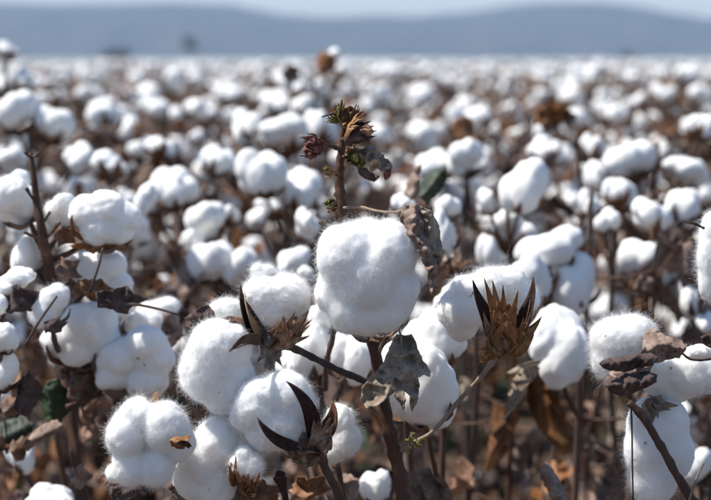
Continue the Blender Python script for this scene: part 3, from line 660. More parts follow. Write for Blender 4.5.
# ---- plant at the right edge
Rp = plant('cotton plant at the right edge, dark curled leaf lying across its fluffy boll', 735, 1.33)
zR = WORLD[Rp.name]
stem_obj('stem', Rp, [(zR, 0.0065), (zR + Vector((0, 0, .4)), 0.006), (at(722, 545, 1.33), 0.005), (692, 499, 1.32, 4.4), (670, 462, 1.315, 4.0), (652, 432, 1.31, 3.8), (640, 414, 1.31, 4.0), (629, 402, 1.31, 3.4)], per=6, seed=13)
R1 = boll(Rp, 622, 347, 66, 68, 1.33, 22, lobes=[(612, 340, 22, -.1), (632, 336, 22, -.1), (612, 362, 20, -.1), (630, 362, 20, -.2), (622, 348, 24, .3)], sub=6, fz=4200, fl=0.007, dr=60)
fuzz(R1, 700, 0.013, 77, where=lambda c: (c[:, 0] < 0.005) & (c[:, 2] > 0.0), matted=False)
R2 = boll(Rp, 683, 377, 92, 56, 1.35, 23, lobes=[(655, 380, 20, -.1), (685, 378, 26, -.1), (712, 378, 22, 0), (670, 392, 15, -.1), (690, 378, 22, .3)], sub=5, fz=1600, dr=60)
link('lint', lint_mesh(24, px_lobes(700, 352, 30, 18, [(693, 353, 8, 0), (706, 352, 8, 0), (700, 352, 8, .2)]), 5, (32 * mpp(1.31), .016, 17 * mpp(1.31)), M_LINT), R2, at(700, 352, 1.31))
stem_obj('dark_rim', R2, [(682, 353, 1.30, 1.2), (690, 359, 1.298, 1.2), (702, 360, 1.298, 1.2), (716, 358, 1.30, 1.0)], M_BURD, 5, 7, 3)
leaf_obj('dead_leaf', R2, [(645, 342), (650, 331), (656, 327), (664, 334), (675, 338), (684, 341), (686, 350), (681, 358), (668, 361), (656, 364), (645, 360), (640, 352)], 1.285, M_LEAFM, 0.012, [(644, 348), (686, 348)], 0.005, 1.6, 41)
leaf_obj('dead_leaf', R1, [(599, 363), (606, 359), (622, 357), (640, 354), (652, 353), (660, 358), (652, 366), (640, 369), (626, 373), (612, 371), (603, 369)], 1.275, M_LEAFD, 0.010, [(599, 364), (660, 358)], 0.0035, 1.6, 42)
leaf_obj('dead_leaf', R1, [(604, 384), (612, 376), (630, 373), (646, 370), (658, 375), (657, 382), (648, 388), (636, 394), (622, 397), (612, 394)], 1.272, M_LEAFD, 0.012, [(604, 388), (658, 376)], 0.004, 1.6, 43)
leaf_obj('dead_leaf', R1, [(604, 382), (612, 372), (640, 366), (654, 362), (650, 372), (630, 376), (612, 386)], 1.285, M_LEAFM, 0.006, [(604, 382), (654, 364)], 0.006, 2.0, 45)
R4 = boll(Rp, 658, 452, 72, 112, 1.35, 25, lobes=[(650, 425, 26, 0), (668, 425, 26, 0), (648, 455, 28, -.1), (672, 460, 28, 0), (655, 488, 30, 0), (660, 450, 30, .3)], sub=6, fz=1400, dr=52, rough=.7)
bract(R4, (652, 402, 1.335), [(638, 418, 1.325), (646, 427, 1.32), (652, 424, 1.32), (656, 416, 1.32), (668, 410, 1.325), (678, 406, 1.33), (660, 408, 1.318)], 12, M_BRACT, seed=8, bulge=(0, -.003, 0))
stem_obj('petiole', R4, [(631, 405, 1.32, 1.0), (632, 440, 1.325, 0.9), (633, 500, 1.33, 0.9)], M_STEM, 4, 7, 4)
R5 = boll(Rp, 716, 256, 40, 92, 1.26, 26, lobes=[(714, 232, 18, 0), (712, 255, 18, -.1), (714, 282, 18, 0), (722, 256, 24, .1)], sub=6, fz=1500, dr=40)
valve(R5, (704, 228, 1.24), (698, 224, 1.23), (683, 221, 1.232), 5, (0, -.4, 1), M_BURD)
branch(Rp, at(722, 545, 1.33), at(735, 400, 1.30), .004, .003, 8); branch(Rp, at(735, 400, 1.30), at(728, 302, 1.27), .003, .0025, 9)
leaf_obj('dead_leaf', Rp, [(700, 337), (708, 333), (722, 336), (724, 350), (706, 347)], 1.30, M_LEAFB, .006, None, .006, 2.2, 47)
stem_obj('twig', Rp, [(684, 520, 1.3, 1.2), (694, 485, 1.3, 1.1), (704, 462, 1.3, .9)], M_TWIG, 4, 7, 6)

# ---- the cluster at the left edge
Lp = plant('cotton plant at the left with a bare dark stem tip above crowded white bolls', 88, 1.64)
zL = WORLD[Lp.name]
stem_obj('stem', Lp, [(zL, 0.008), (zL + Vector((0, 0, .3)), 0.007), (at(84, 540, 1.64), 0.006), (77, 470, 1.64, 5.6), (68, 390, 1.66, 5.4), (60, 330, 1.66, 5.2), (50, 270, 1.57, 5.0), (42, 235, 1.53, 4.6), (37, 200, 1.53, 3.6), (33, 172, 1.53, 2.8), (31, 153, 1.53, 2.2)], per=6, seed=17)
lspec = [  # px, py, w, h, d, lobes
    (106, 217, 74, 56, 1.56, [(88, 212, 20, -.1), (108, 208, 20, -.1), (125, 218, 19, 0), (100, 226, 19, -.2), (120, 229, 15, -.1), (106, 217, 22, .3)]),
    (60, 212, 32, 38, 1.60, None), (16, 203, 48, 54, 1.57, None), (29, 252, 36, 60, 1.60, None),
    (101, 271, 66, 50, 1.60, [(85, 264, 19, -.1), (108, 262, 20, -.1), (120, 282, 15, 0), (95, 275, 18, -.1), (103, 270, 20, .3)]),
    (47, 306, 44, 46, 1.52, None), (82, 332, 80, 66, 1.60, [(58, 338, 20, -.1), (82, 325, 24, -.15), (100, 320, 20, 0), (75, 345, 20, -.15), (102, 338, 20, 0), (85, 332, 24, .3)]),
    (136, 362, 80, 78, 1.605, [(118, 358, 22, -.1), (145, 345, 22, -.1), (152, 362, 22, 0), (112, 378, 18, -.1), (145, 384, 22, -.05), (133, 362, 26, .3)]),
    (118, 300, 30, 40, 1.66, None), (158, 311, 44, 28, 1.70, None), (143, 326, 44, 36, 1.68, None), (10, 186, 42, 34, 1.66, None)]
for k, (x, y, w, h, d, lb) in enumerate(lspec):
    b = boll(Lp, x, y, w, h, d, 40 + k, lb, 5, 500, 0.005); r = 0.25 * (w + h) * mpp(d)
    ax = Vector(((x - 55) * 0.012, -0.25, 0.8)); ax.normalize(); auto_bur(b, r * 0.95, ax, k)
    sy = min(470, max(y + 45, 235)); sx = 40 + (sy - 235) * 0.16
    branch(Lp, at(sx, sy, 1.58), bur_base(b, r * 0.9, ax), 0.003, 0.0022, k)
for k, (x, y, rx, ry, d, mt) in enumerate([(118, 300, 30, 16, 1.50, M_LEAFD), (90, 288, 22, 12, 1.53, M_LEAFB), (66, 270, 14, 14, 1.54, M_LEAFO), (20, 300, 26, 16, 1.50, M_LEAFD), (52, 326, 11, 9, 1.48, M_LEAFD), (24, 395, 14, 26, 1.5, M_LEAFD), (82, 390, 18, 26, 1.60, M_LEAFO), (100, 246, 34, 7, 1.55, M_LEAFB), (18, 410, 16, 40, 1.62, M_LEAFB), (100, 420, 26, 30, 1.75, M_LEAFB), (78, 478, 12, 14, 1.5, M_LEAFM), (170, 330, 14, 22, 1.62, M_LEAFM), (62, 236, 10, 12, 1.56, M_LEAFO), (130, 400, 24, 12, 1.62, M_LEAFB)]):
    leaf_obj('dry_leaf', Lp, jag(x, y, rx, ry, 5, k, k + 50, .3), d, mt, 0.014, None, 0.010, 3.2, k + 60)
stem_obj('twig', Lp, [(26, 345, 1.46, 1.6), (40, 320, 1.45, 1.4), (57, 296, 1.45, 1.1)], M_STEM, 4, 7, 2)
stem_obj('twig', Lp, [(100, 305, 1.5, 2), (140, 305, 1.5, 1.5), (180, 315, 1.5, 1.2)], M_STEM, 4, 7, 3)
stem_obj('twig', Lp, [(90, 292, 1.5, 1.4), (98, 268, 1.49, 1.1), (103, 248, 1.49, 1.0)], M_STEM, 4, 7, 4)
for (x, y, x2, y2) in [(36, 200, 26, 188), (44, 238, 24, 232), (44, 240, 60, 222), (40, 225, 50, 212), (32, 156, 25, 152), (32, 156, 39, 153)]:
    stem_obj('twig', Lp, [(x, y, 1.53, 1.8), ((x + x2) / 2, (y + y2) / 2 + 2, 1.525, 1.4), (x2, y2, 1.52, 1.6)], M_STEM, 3, 7, x)
leaf_obj('green_leaf', Lp, [(38, 402), (46, 382), (56, 378), (66, 392), (68, 412), (58, 424), (44, 420)], 1.6, M_GREEN, .012, [(54, 380), (50, 424)], .004, 3, 5)
leaf_obj('green_leaf', Lp, [(-14, 440), (0, 420), (20, 415), (34, 424), (28, 440), (12, 450), (-6, 452)], 1.6, M_GREEN, .012, [(-10, 442), (34, 424)], .004, 3, 6)
leaf_obj('dead_leaf', Lp, [(20, 448), (34, 430), (52, 420), (64, 424), (58, 432), (40, 440), (28, 452)], 1.58, M_LEAFM, .008, [(20, 448), (64, 424)], .005, 3, 7)

# ================================================================== PLANTS JUST BEHIND, slightly blurred
def mid_plant(label, sx, d, bolls, nleaf=9, seed=1, top=None, green=0, group='cotton plants in the field'):
    pl = plant(label, sx, d, group); z = WORLD[pl.name]; rr = random.Random(seed)
    ztop = max(at(x, y, dd).z for x, y, w, h, dd, *_ in bolls) if bolls else 0.8
    if top: ztop = at(sx, top, d).z
    ztop = max(ztop, 0.3)
    stem_obj('stem', pl, [(z, 0.0055), (z + Vector((rr.uniform(-.03, .03), rr.uniform(-.03, .03), ztop * .4)), 0.0045), (z + Vector((rr.uniform(-.02, .02), 0, ztop * .75)), 0.0035), (z + Vector((0, 0, ztop * .98)), 0.0025)], None, 5, 8, seed)
    for k, (x, y, w, h, dd, *e) in enumerate(bolls):
        if dd > 1.85: w *= .92; h *= .92
        b = boll(pl, x, y, w, h, dd, seed * 17 + k, None, 4 if dd > 1.75 else 5, sm=(w > 55 and dd < 1.8)); c = WORLD[b.name]; r = .25 * (w + h) * mpp(dd)
        ax = e[0] if e else (c - (z + Vector((0, 0, c.z - 0.14)))); ax = Vector(ax).normalized()
        if dd < 2.2: auto_bur(b, r * .95, ax, seed + k)
        else: auto_bur(b, r * .95, ax, seed + k, one=True)
        bb = bur_base(b, r * .9, ax); zs = max(0.1, bb.z - 0.04 - 0.5 * (bb.xy - z.xy).length)
        branch(pl, z + Vector((0, 0, min(zs, ztop * .95))), bb, 0.003, 0.002, seed + k)
    green += 4; nleaf += 6
    for k in range(nleaf + green):
        hz_ = rr.uniform(0.06, ztop * 0.9); a = rr.random() * 6.28; l = rr.uniform(.03, .15)
        p0 = z + Vector((math.cos(a) * l, math.sin(a) * l, hz_))
        g = k >= nleaf
        if g: p0.z = z.z + rr.uniform(.04, .36)
        me = LEAF_GRN[rr.randrange(3)] if g else LEAF_DRY[rr.randrange(6)]
        link('green_leaf' if g else 'dry_leaf', me, pl, p0, (rr.uniform(-1.6, 0.3), rr.uniform(-.6, .6), a - 1.57), rr.uniform(.7, 1.15))
        if k % 2 == 0: branch(pl, z + Vector((0, 0, hz_ - 0.02)), p0, 0.0016, 0.0012, k, name='petiole')
    return pl
mid_plant('cotton plant behind the spiky brown bur, with a tall four-lobed white cluster', 590, 1.98, [(549, 246, 76, 46, 1.93), (530, 279, 48, 64, 1.90), (573, 284, 48, 70, 1.93)], 8, 3, top=170)
mid_plant('cotton plant right of the spiky bur with one smooth egg-shaped boll', 582, 1.75, [(558, 346, 62, 84, 1.72, (-.1, -.6, 1))], 7, 4, top=330)
mid_plant('cotton plant with a blocky white boll, pale dry leaf hanging at its left', 505, 2.08, [(524, 186, 54, 62, 2.02), (489, 202, 26, 32, 2.05), (515, 228, 50, 44, 2.1), (489, 256, 28, 50, 2.05)], 9, 5, green=1)
mid_plant('cotton plant with one small round boll standing in an orange-brown bur', 612, 2.15, [(607, 221, 28, 30, 2.1, (0, -.1, 1)), (620, 194, 40, 36, 2.25), (590, 205, 24, 36, 2.2)], 11, 6, green=1)
P = mid_plant('cotton plant near the right edge with mauve dead leaf below its shaggy boll', 650, 2.05, [(648, 264, 66, 56, 2.02), (652, 216, 44, 42, 2.08), (682, 208, 42, 42, 2.12)], 9, 7)
leaf_obj('dead_leaf', P, jag(646, 284, 14, 12, 4, .4, 3, .3), 1.95, M_LEAFM, .012, None, .01, 3, 3); leaf_obj('dry_leaf', P, jag(642, 312, 11, 16, 4, .4, 4, .3), 1.95, M_LEAFO, .012, None, .01, 3, 4)
mid_plant('blurred cotton plant with a wide white boll high on the right', 655, 2.42, [(630, 159, 58, 42, 2.38), (686, 172, 54, 34, 2.4), (600, 180, 34, 44, 2.45), (702, 128, 34, 30, 2.5)], 8, 8)
P = mid_plant('blurred cotton plant topped by a round dark brown dried bur', 470, 2.38, [(466, 158, 40, 44, 2.33), (436, 164, 46, 34, 2.36), (452, 196, 36, 36, 2.4)], 8, 9, top=128)
b_ = link('empty_bur', BURS[1], P, at(466, 127, 2.36), (0.5, 0.4, 0), .022); leaf_obj('dry_leaf', P, jag(464, 126, 15, 12, 5, .2, 8, .2), 2.34, M_LEAFB, .02, None, .008, 3, 8)
mid_plant('blurred cotton plant with a big oval boll left of centre', 186, 2.32, [(175, 187, 54, 44, 2.28), (218, 160, 40, 34, 2.35), (150, 205, 22, 20, 2.3), (160, 150, 34, 30, 2.5)], 9, 10)
mid_plant('blurred cotton plant with paired large bolls left of the withered crown', 282, 2.28, [(262, 172, 58, 52, 2.22), (301, 188, 46, 46, 2.25), (257, 218, 24, 26, 2.3), (270, 205, 36, 24, 2.35)], 10, 11)
mid_plant('blurred cotton plant with a white boll split by a dark brown bur', 296, 2.62, [(285, 132, 58, 42, 2.6), (248, 128, 34, 44, 2.65), (320, 130, 40, 44, 2.7)], 8, 12)
mid_plant('blurred cotton plant carrying four stacked bolls beside the brown gap', 228, 2.22, [(205, 221, 46, 44, 2.15), (193, 240, 28, 28, 2.15), (211, 262, 52, 46, 2.12), (240, 269, 42, 50, 2.12), (230, 215, 22, 24, 2.3)], 12, 13)
mid_plant('cotton plant with an upright oval boll touching the left of the biggest boll', 322, 2.05, [(308, 225, 28, 40, 2.0), (294, 262, 38, 34, 1.95), (306, 274, 20, 20, 1.9)], 9, 14)
P = mid_plant('cotton plant half hidden behind the left branch, with a short cut twig', 318, 1.62, [(350, 357, 48, 56, 1.58), (308, 352, 52, 62, 1.62), (322, 318, 30, 36, 1.62), (288, 372, 26, 30, 1.60), (300, 405, 30, 40, 1.7)], 5, 15, top=330)
stem_obj('twig', P, [(325, 390, 1.5, 2.6), (327, 360, 1.48, 2.6), (333, 335, 1.47, 2.8), (336, 316, 1.465, 3.4)], M_STEM, 5, 9, 5)
mid_plant('cotton plant directly behind the hanging grey leaf with large shaded bolls', 446, 1.62, [(418, 382, 82, 96, 1.47, (-.2, -.35, 1)), (434, 338, 66, 56, 1.52, (-.2, -.3, 1)), (446, 300, 26, 34, 1.62)], 5, 16, top=300)
mid_plant('cotton plant whose boll peeps out right of the hanging mauve leaf', 462, 1.9, [(444, 232, 24, 52, 1.82), (448, 208, 30, 30, 1.95)], 7, 17, green=1)
mid_plant('blurred cotton plant with two joined bolls high at the left edge', 34, 2.52, [(16, 112, 46, 48, 2.48), (52, 123, 50, 40, 2.5), (80, 158, 36, 36, 2.45), (12, 160, 34, 30, 2.4)], 9, 18)
mid_plant('blurred cotton plant with bolls below and right of the bare left stem tip', 118, 2.2, [(145, 200, 26, 40, 2.1), (110, 165, 40, 34, 2.3), (135, 232, 30, 36, 2.1)], 9, 19)
mid_plant('cotton plant cut by the left edge with two stacked shaded bolls', -22, 1.5, [(4, 338, 32, 34, 1.48), (2, 372, 36, 46, 1.5), (12, 282, 46, 30, 1.52), (-6, 300, 30, 30, 1.5)], 6, 20)
P = mid_plant('tall blurred cotton plant whose top bur and boll stand against the hills', 314, 3.0, [(333, 56, 17, 18, 3.0, (.2, -.2, 1)), (306, 108, 34, 30, 3.05)], 8, 21, top=60)
leaf_obj('dry_leaf', P, jag(326, 62, 13, 15, 5, .6, 9, .25), 2.95, M_LEAFB, .02, None, .01, 3, 9)
P = mid_plant('tall blurred cotton plant with brown leaf top, left of the highest bur', 293, 3.1, [(280, 105, 36, 30, 3.1), (302, 90, 20, 20, 3.15)], 8, 22, top=70)
leaf_obj('dry_leaf', P, jag(291, 73, 11, 11, 5, .6, 10, .25), 3.05, M_LEAFB, .02, None, .01, 3, 10)
P = mid_plant('blurred cotton plant topped by a wide clump of orange-brown dead leaves', 574, 2.42, [(545, 150, 40, 32, 2.5), (592, 150, 30, 38, 2.55)], 7, 23, top=118)
for k, (x, y, rx, ry) in enumerate([(547, 115, 14, 13), (560, 112, 13, 11), (571, 117, 10, 7), (552, 124, 12, 10)]):
    leaf_obj('dry_leaf', P, jag(x, y, rx, ry, 5, k, 20 + k, .25), 2.38 + .01 * k, M_LEAFO if k < 2 else M_LEAFB, .02, None, .012, 3, 20 + k)
P = mid_plant('cotton plant with a dark green leaf beside a pinkish withered one', 416, 1.78, [(404, 205, 26, 24, 1.85)], 4, 24, top=195)
leaf_obj('green_leaf', P, [(418, 196), (422, 180), (434, 168), (446, 166), (448, 178), (440, 192), (428, 204)], 1.72, M_GREEN, .014, [(420, 200), (446, 168)], .004, 3, 2)
leaf_obj('dead_leaf', P, [(405, 192), (408, 180), (416, 166), (421, 164), (420, 178), (420, 192), (412, 202)], 1.7, M_LEAFM, .012, [(410, 200), (420, 166)], .006, 3, 3)
mid_plant('cotton plant with a small boll low at the right edge, below the dark leaf', 712, 1.95, [(698, 466, 34, 44, 1.9), (706, 322, 20, 24, 1.9), (690, 300, 30, 50, 2.0)], 9, 25, green=2)
mid_plant('low cotton plant whose boll shows under the centre, left of the main stem', 378, 1.75, [(375, 487, 32, 36, 1.72), (345, 492, 24, 24, 1.74)], 8, 26, top=470)
mid_plant('low cotton plant showing one white boll along the bottom left edge', 48, 1.78, [(50, 502, 52, 36, 1.74), (20, 455, 30, 40, 1.8)], 9, 27, top=400)
mid_plant('tall blurred cotton plant breaking the skyline at the top left corner', 10, 3.2, [(8, 50, 24, 20, 3.2), (22, 78, 26, 24, 3.2), (2, 86, 24, 24, 3.3)], 8, 28, top=46)
P = mid_plant('withered low plant with a curled pale leaf at the bottom right', 556, 1.6, [], 3, 29, top=470)
leaf_obj('dead_leaf', P, [(538, 470), (548, 463), (556, 472), (564, 486), (572, 505), (556, 510), (548, 492)], 1.52, M_LEAFM, .014, [(542, 466), (564, 505)], .007, 2.4, 5)

# ================================================================== THE FIELD: three hundred single plants, then the mass
def proto(seed):
    rr = random.Random(seed); H = rr.uniform(.80, .93); nb = rr.randint(10, 13); P = {'H': H, 'bolls': [], 'branches': [], 'leaves': []}
    lean = Vector((rr.uniform(-.04, .04), rr.uniform(-.04, .04), 0))
    P['stem'] = [(Vector((0, 0, 0)), .0065), (lean * .3 + Vector((0, 0, H * .35)), .0058), (lean * .7 + Vector((0, 0, H * .7)), .0045), (lean + Vector((0, 0, H * .97)), .002)]
    for k in range(nb):
        t = 0.42 + 0.58 * (k + rr.random() * .6) / nb; a = k * 2.4 + rr.uniform(-.4, .4); ln = rr.uniform(.06, .21) * (1.3 - t * .7); r = rr.choice([rr.uniform(.020, .028), rr.uniform(.027, .036), rr.uniform(.033, .044)])
        base = lean * t + Vector((0, 0, H * t - .05)); end = base + Vector((math.cos(a) * ln, math.sin(a) * ln, rr.uniform(.02, .07)))
        ax = (end - base + Vector((0, 0, .05))).normalized()
        P['bolls'].append((end + ax * r * 1.08, r, ax, rr.randrange(NL), rr.randrange(4), rr.random() * 6.28)); P['branches'].append((base, end))
    for k in range(24):
        hz_ = H * rr.uniform(.06, .98); a = rr.random() * 6.28; l = rr.uniform(.03, .16); g = rr.random() < (.25 if hz_ < .45 * H else .05)
        P['leaves'].append((Vector((math.cos(a) * l, math.sin(a) * l, hz_)), (rr.uniform(-1.7, .2), rr.uniform(-.6, .6), a - 1.57), rr.uniform(.6, 1.1), rr.randrange(3) if g else rr.randrange(6), g))
    if rr.random() < .95:                      # withered top leaves standing above the bolls
        for k in range(6):
            P['leaves'].append((lean + Vector((rr.uniform(-.1, .1), rr.uniform(-.1, .1), H * rr.uniform(.88, 1.0))), (rr.uniform(-1.2, .8), rr.uniform(-.8, .8), rr.random() * 6), rr.uniform(.4, .85), rr.randrange(6), False))
    # meshes shared by the copies
    p_, r_ = smooth_path([q for q, _ in P['stem']], [q for _, q in P['stem']], 4); V, F = tube_arrays(p_, r_, 6); P['stem_me'] = me_from('stem', V, F, M_STEM)
    P['branch_me'] = []; VA, FA = list(V), list(F)
    for i, (b, e) in enumerate(P['branches']):
        v, f = tube_arrays([b, b.lerp(e, .5) + Vector((0, 0, -.008)), e], [.0028, .0024, .002], 5); P['branch_me'].append(me_from('branch', v, f, M_STEM))
        k = len(VA); VA += v; FA += [tuple(k + q for q in ff) for ff in f]
    P['stemall_me'] = me_from('stem', VA, FA, M_STEM)
    VL, FL, ML = [], [], []
    mats = [M_LEAFB, M_LEAFD, M_LEAFG, M_BUR, M_LEAFM, M_GREEN]; mi = [0, 1, 0, 2, 3, 4]
    from mathutils import Euler
    for (q, ro, s, idx, g) in P['leaves']:
        v, f = (LEAF_GRN_ARR if g else LEAF_ARR)[idx]; M = Matrix.Translation(q) @ Euler(ro).to_matrix().to_4x4() @ Matrix.Scale(s, 4)
        k = len(VL); VL += xform(v, M); FL += [tuple(k + w for w in ff) for ff in f]; ML += [5 if g else mi[idx]] * len(f)
    P['foliage_me'] = me_from('dry_foliage', VL, FL, mats, ML)
    return P
PROTOS = [proto(200 + i) for i in range(9)]
Q = lambda ax, sp: Vector(ax).to_track_quat('Z', 'Y') @ Quaternion((0, 0, 1), sp)
def child(name, me, parent, loc, rot=None, scale=None):
    o = bpy.data.objects.new(name, me); COL.objects.link(o); o.parent = parent; o.location = loc
    if isinstance(rot, Quaternion): o.rotation_mode = 'QUATERNION'; o.rotation_quaternion = rot
    elif rot is not None: o.rotation_euler = rot
    if scale is not None: o.scale = (scale,) * 3
    return o
def field_plant(P, pos, rz, sc, tier, label):
    t = bpy.data.objects.new('cotton_plant', None); COL.objects.link(t); t.location = pos; t.rotation_euler = (0, 0, rz); t.scale = (sc,) * 3
    tag(t, label, 'cotton plant', 'cotton plants in the field')
    if tier == 1:
        child('stem', P['stem_me'], t, (0, 0, 0))
        for me in P['branch_me']: child('branch', me, t, (0, 0, 0))
        for (q, ro, s, idx, g) in P['leaves']: child('green_leaf' if g else 'dry_leaf', (LEAF_GRN if g else LEAF_DRY)[idx], t, q, ro, s)
        for (c, r, ax, li, bi, sp) in P['bolls']:
            b = child('boll', LINTS[li], t, c, Q(ax, sp), r); child('bur', BURS[bi], b, (0, 0, 0), None, .97)
    else:
        child('stem', P['stemall_me'], t, (0, 0, 0)); child('dry_foliage', P['foliage_me'], t, (0, 0, 0))
        for (c, r, ax, li, bi, sp) in P['bolls']:
            child('boll', BOLL_ONE[li], t, c, Q(ax, sp), r)

cands = []
rr = random.Random(99)
STEP = 0.30
for j in range(0, 400):
    y = 1.7 + j * STEP
    if y > 26: break
    half = y * 0.2230 + 1.3
    for i in range(int(-half / STEP) - 1, int(half / STEP) + 2):
        x = i * STEP + (STEP / 2 if j % 2 else 0) + rr.uniform(-.11, .11); yy = y + rr.uniform(-.11, .11)
        if abs(x) > half: continue
        cands.append((x, yy))
hand = [WORLD[o.name] for o in bpy.data.objects if o.name.startswith('cotton_plant')]
near, mass = [], []
for (x, y) in cands:
    inview = abs(x) < y * 0.2230 + 0.16
    if inview and y < 2.62: continue
    if not inview and y < 2.3: continue
    if min((Vector((x, y, 0)) - h_).length for h_ in hand) < 0.20: continue
    # the gap right of centre and the brown gap left of it
    px = 355.5 + x / y * FPX
    if y < 3.5 and 430 < px < 620 and rr.random() < .75: continue
    if y < 3.1 and 150 < px < 240 and rr.random() < .6: continue
    (near if inview else mass).append((x, y))
near.sort(key=lambda q: q[1])
NSOLO = 300 - len(hand)
solo, rest = near[:NSOLO], near[NSOLO:]
def band_label(x, y, px):
    side = 'left' if px < 237 else ('right' if px > 474 else 'middle')
    if y < 4.0: return f'strongly blurred cotton plant of the nearest background rows, {side} third of the picture'
    if y < 6.5: return f'blurred cotton plant halfway up the white field, {side} third of the picture'
    return f'small blurred cotton plant in the pale band below the hills, {side} third of the picture'
ORD = ['first', 'second', 'third', 'fourth', 'fifth', 'sixth', 'seventh', 'eighth', 'ninth', 'tenth', 'eleventh', 'twelfth', 'thirteenth', 'fourteenth']
def sub_order(lo, hi):
    q = sorted([p for p in solo if lo <= p[1] < hi], key=lambda p: p[0] / p[1]); return {p: i for i, p in enumerate(q)}, len(q)
UNIQ = {}
for lo, hi, txt in ((2.0, 3.05, 'nearest background row behind the sharp plants'), (3.05, 3.4, 'second background row behind the sharp plants'), (3.4, 3.75, 'third background row behind the sharp plants'), (3.75, 4.1, 'fourth background row behind the sharp plants')):
    od, n = sub_order(lo, hi)
    for p, i in od.items():
        UNIQ[p] = f'blurred cotton plant, ' + (f'{ORD[i]} from the left' if i < (n + 1) // 2 else ('rightmost' if i == n - 1 else f'{ORD[n - 1 - i]} from the right')) + f' in the {txt}'
for (x, y) in solo:
    px = 355.5 + x / y * FPX; P = PROTOS[rr.randrange(len(PROTOS))]
    sc = rr.uniform(.84, 1.10)
    field_plant(P, (x, y, 0), rr.random() * 6.28, sc, 1 if y < 4.3 else 2, UNIQ.get((x, y)) or band_label(x, y, px))

# the mass of the field: everything past the three hundred, and what grows beside the frame
def ico_lo(sub): U, F = ico(sub); return U, np.array(F)
def plant_low(P, sub, leaves=True):
    Vs, Fs, Ms = [], [], []; off = 0
    U, F = ico_lo(sub)
    for (c, r, ax, li, bi, sp) in P['bolls']:
        rg = np.random.default_rng(li + 7); d = 1 + .18 * np.array([noise.noise(Vector(u) * 1.8 + Vector((li * 3., 0, 0))) for u in U])
        Vs.append(U * (d * r * 1.02)[:, None] + np.array(c)); Fs.append(F + off); Ms.append(np.zeros(len(F), int)); off += len(U)
        B = np.array([(0, 0, -1.3), (1.1, .3, -.2), (.5, 1.1, -.15), (-.9, .8, -.3), (-1.1, -.4, -.15), (-.2, -1.15, -.2), (.8, -.8, -.3)]); q = Q(ax, sp).to_matrix()
        Vs.append((B @ np.array(q).T) * r * 1.05 + np.array(c)); Fs.append(np.array([(0, k, k % 6 + 1) for k in range(1, 7, 2)] + [(0, k % 6 + 1, k) for k in (2, 5)]) + off); Ms.append(np.ones(5, int)); off += 7
    if leaves:
        for (q, ro, s, idx, g) in P['leaves']:
            from mathutils import Euler
            M = np.array(Euler(ro).to_matrix()); B = np.array([(0, 0, 0), (-.035, .03, .012), (0, .075, -.01), (.035, .03, .012), (0, .03, -.006)])
            Vs.append((B @ M.T) * s * 1.1 + np.array(q)); Fs.append(np.array([(0, 4, 1), (1, 4, 2), (2, 4, 3), (3, 4, 0)]) + off); Ms.append(np.full(4, 2)); off += 5
    Vs.append(np.array([(-.005, 0, 0), (.005, 0, 0), (0, .006, 0), (0, 0, P['H'] * .95)])); Fs.append(np.array([(0, 1, 3), (1, 2, 3), (2, 0, 3)]) + off); Ms.append(np.full(3, 3)); off += 4
    return np.concatenate(Vs), np.concatenate(Fs), np.concatenate(Ms)
def mass_mesh(name, spots, arrs, seed, zs=(.80, 1.12)):
    rg = np.random.default_rng(seed); VV, FF, MM = [], [], []; off = 0
    for (x, y) in spots:
        V, F, M = arrs[rg.integers(len(arrs))]; a = rg.random() * 6.283; s = rg.uniform(*zs); c_, s_ = math.cos(a) * s, math.sin(a) * s
        W = np.empty_like(V); W[:, 0] = V[:, 0] * c_ - V[:, 1] * s_ + x; W[:, 1] = V[:, 0] * s_ + V[:, 1] * c_ + y; W[:, 2] = V[:, 2] * s
        VV.append(W); FF.append(F + off); MM.append(M); off += len(V)
    V = np.concatenate(VV); F = np.concatenate(FF); M = np.concatenate(MM)
    me = bpy.data.meshes.new(name); me.vertices.add(len(V)); me.vertices.foreach_set('co', V.astype(np.float32).ravel())
    me.loops.add(len(F) * 3); me.loops.foreach_set('vertex_index', F.astype(np.int32).ravel())
    me.polygons.add(len(F)); me.polygons.foreach_set('loop_start', np.arange(0, len(F) * 3, 3, dtype=np.int32))
    me.polygons.foreach_set('material_index', M.astype(np.int32)); me.polygons.foreach_set('use_smooth', np.ones(len(F), bool))
    for mt in (M_LINTB, M_BUR, M_LEAFB, M_STEM): me.materials.append(mt)
    me.update(calc_edges=True); me.validate(); return me
ARR_A = [plant_low(P, 3) for P in PROTOS[:6]]; ARR_B = [plant_low(P, 2) for P in PROTOS]
side_near = [q for q in mass if q[1] < 7]; mid_ = [q for q in mass if q[1] >= 7] + rest
tag(link('cotton_field_edge', mass_mesh('cotton_field_edge', side_near, ARR_A, 1)), 'cotton growing on past both sides of the picture', None, None, 'stuff')
def scatter(y0, y1, dens, seed, margin=3):
    rg = np.random.default_rng(seed); n = int(dens * (0.2230 * (y1 * y1 - y0 * y0) + 2 * margin * (y1 - y0)))
    y = np.sqrt(rg.uniform(y0 * y0, y1 * y1, n)); x = rg.uniform(-1, 1, n) * (y * .2230 + margin); return list(zip(x, y))
ARR_C = []
for V, F, M in ARR_B:                         # only the top of the canopy counts far off
    H = V[:, 2].max(); keep = (V[F][:, :, 2].min(1) > H * .62); ARR_C.append((V, F[keep], M[keep]))
def compact(a):
    V, F, M = a; u, inv = np.unique(F, return_inverse=True); return V[u], inv.reshape(F.shape), M
ARR_C = [compact(a) for a in ARR_C]
ARR_D = []
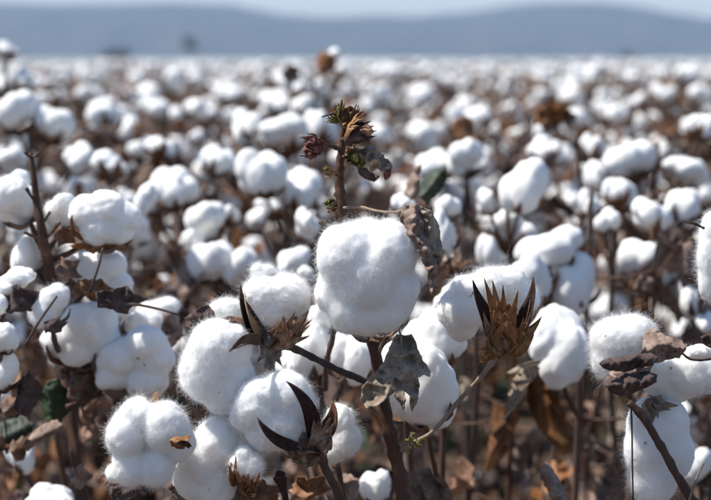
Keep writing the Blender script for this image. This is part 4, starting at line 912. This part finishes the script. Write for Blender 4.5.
for k in range(6):                            # a square metre and more of canopy top, seen from afar
    rg = np.random.default_rng(k + 50); U, F = ico_lo(1); VV, FF, MM = [], [], []; off = 0
    for j in range(22):
        c = np.array([rg.uniform(-1.2, 1.2), rg.uniform(-1.2, 1.2), rg.uniform(.62, .95)]); r = rg.uniform(.034, .055) * (1 if j % 3 else 1.1)
        VV.append(U * r * (1, 1, .9) + c); FF.append(F + off); MM.append(np.full(len(F), 0 if j % 5 else 2)); off += len(U)
    ARR_D.append((np.concatenate(VV), np.concatenate(FF), np.concatenate(MM)))
far = scatter(26, 55, 8.5, 3); vfar = scatter(55, 300, .5, 4, 8)
tag(link('cotton_field', mass_mesh('cotton_field', mid_, ARR_B, 2)), 'dense white mass of cotton plants running back towards the hills', None, None, 'stuff')
tag(link('cotton_field', mass_mesh('cotton_field', far, ARR_C, 3)), 'far white cotton merging into one band', None, None, 'stuff')
tag(link('cotton_field', mass_mesh('cotton_field', vfar, ARR_D, 4, (.95, 1.05))), 'farthest cotton, a pale line at the foot of the hills', None, None, 'stuff')

# litter on the ground: shed leaves, lint tufts and clods nobody could count
rg = np.random.default_rng(12); rr = random.Random(12); VV, FF, MM = [], [], []; off = 0
U2, F2 = ico_lo(2)
for k in range(5200):
    y = math.sqrt(rg.uniform(1.2 ** 2, 9 ** 2)); x = rg.uniform(-1, 1) * (y * .223 + .5); kind = rg.random()
    a = rg.random() * 6.28; M3 = np.array(Matrix.Rotation(a, 3, 'Z') @ Matrix.Rotation(rg.uniform(-.7, .7), 3, 'X') @ Matrix.Rotation(rg.uniform(-.7, .7), 3, 'Y')); z0 = 0.05 * noise.noise(Vector((x * 1.7, y * 1.7, 0))) - .01
    if kind < .62:
        s = rg.uniform(.5, 1.1); B = np.array([(0, -.03, 0), (-.035, .0, .014), (-.02, .035, .004), (0, .05, -.008), (.022, .034, .01), (.035, 0, .018), (0, 0.005, -.004)]) * s
        V = B @ M3.T + (x, y, z0 + .018); F = np.array([(6, i, (i + 1) % 6) for i in range(6)]); m_ = rg.choice([0, 0, 1, 2, 3, 4])
    else:
        s = rg.uniform(.008, .03); V = (U2 * (1 + .25 * rg.normal(0, 1, (len(U2), 1))) * (1, 1, .7) * s) @ M3.T + (x, y, z0 + s * .4); F = F2; m_ = 5 if kind < .70 else 6
    VV.append(V); FF.append(F + off); MM.append(np.full(len(F), m_)); off += len(V)
V = np.concatenate(VV); F = np.concatenate(FF)
me = me_from('litter', V, F.tolist(), [M_LEAFB, M_BUR, M_LEAFD, M_LEAFM, M_LEAFD, M_LINTB, M_SOIL], np.concatenate(MM).astype(np.int32))
tag(link('leaf_litter', me), 'shed dry leaves, lint tufts and clods lying under the plants', None, None, 'stuff')
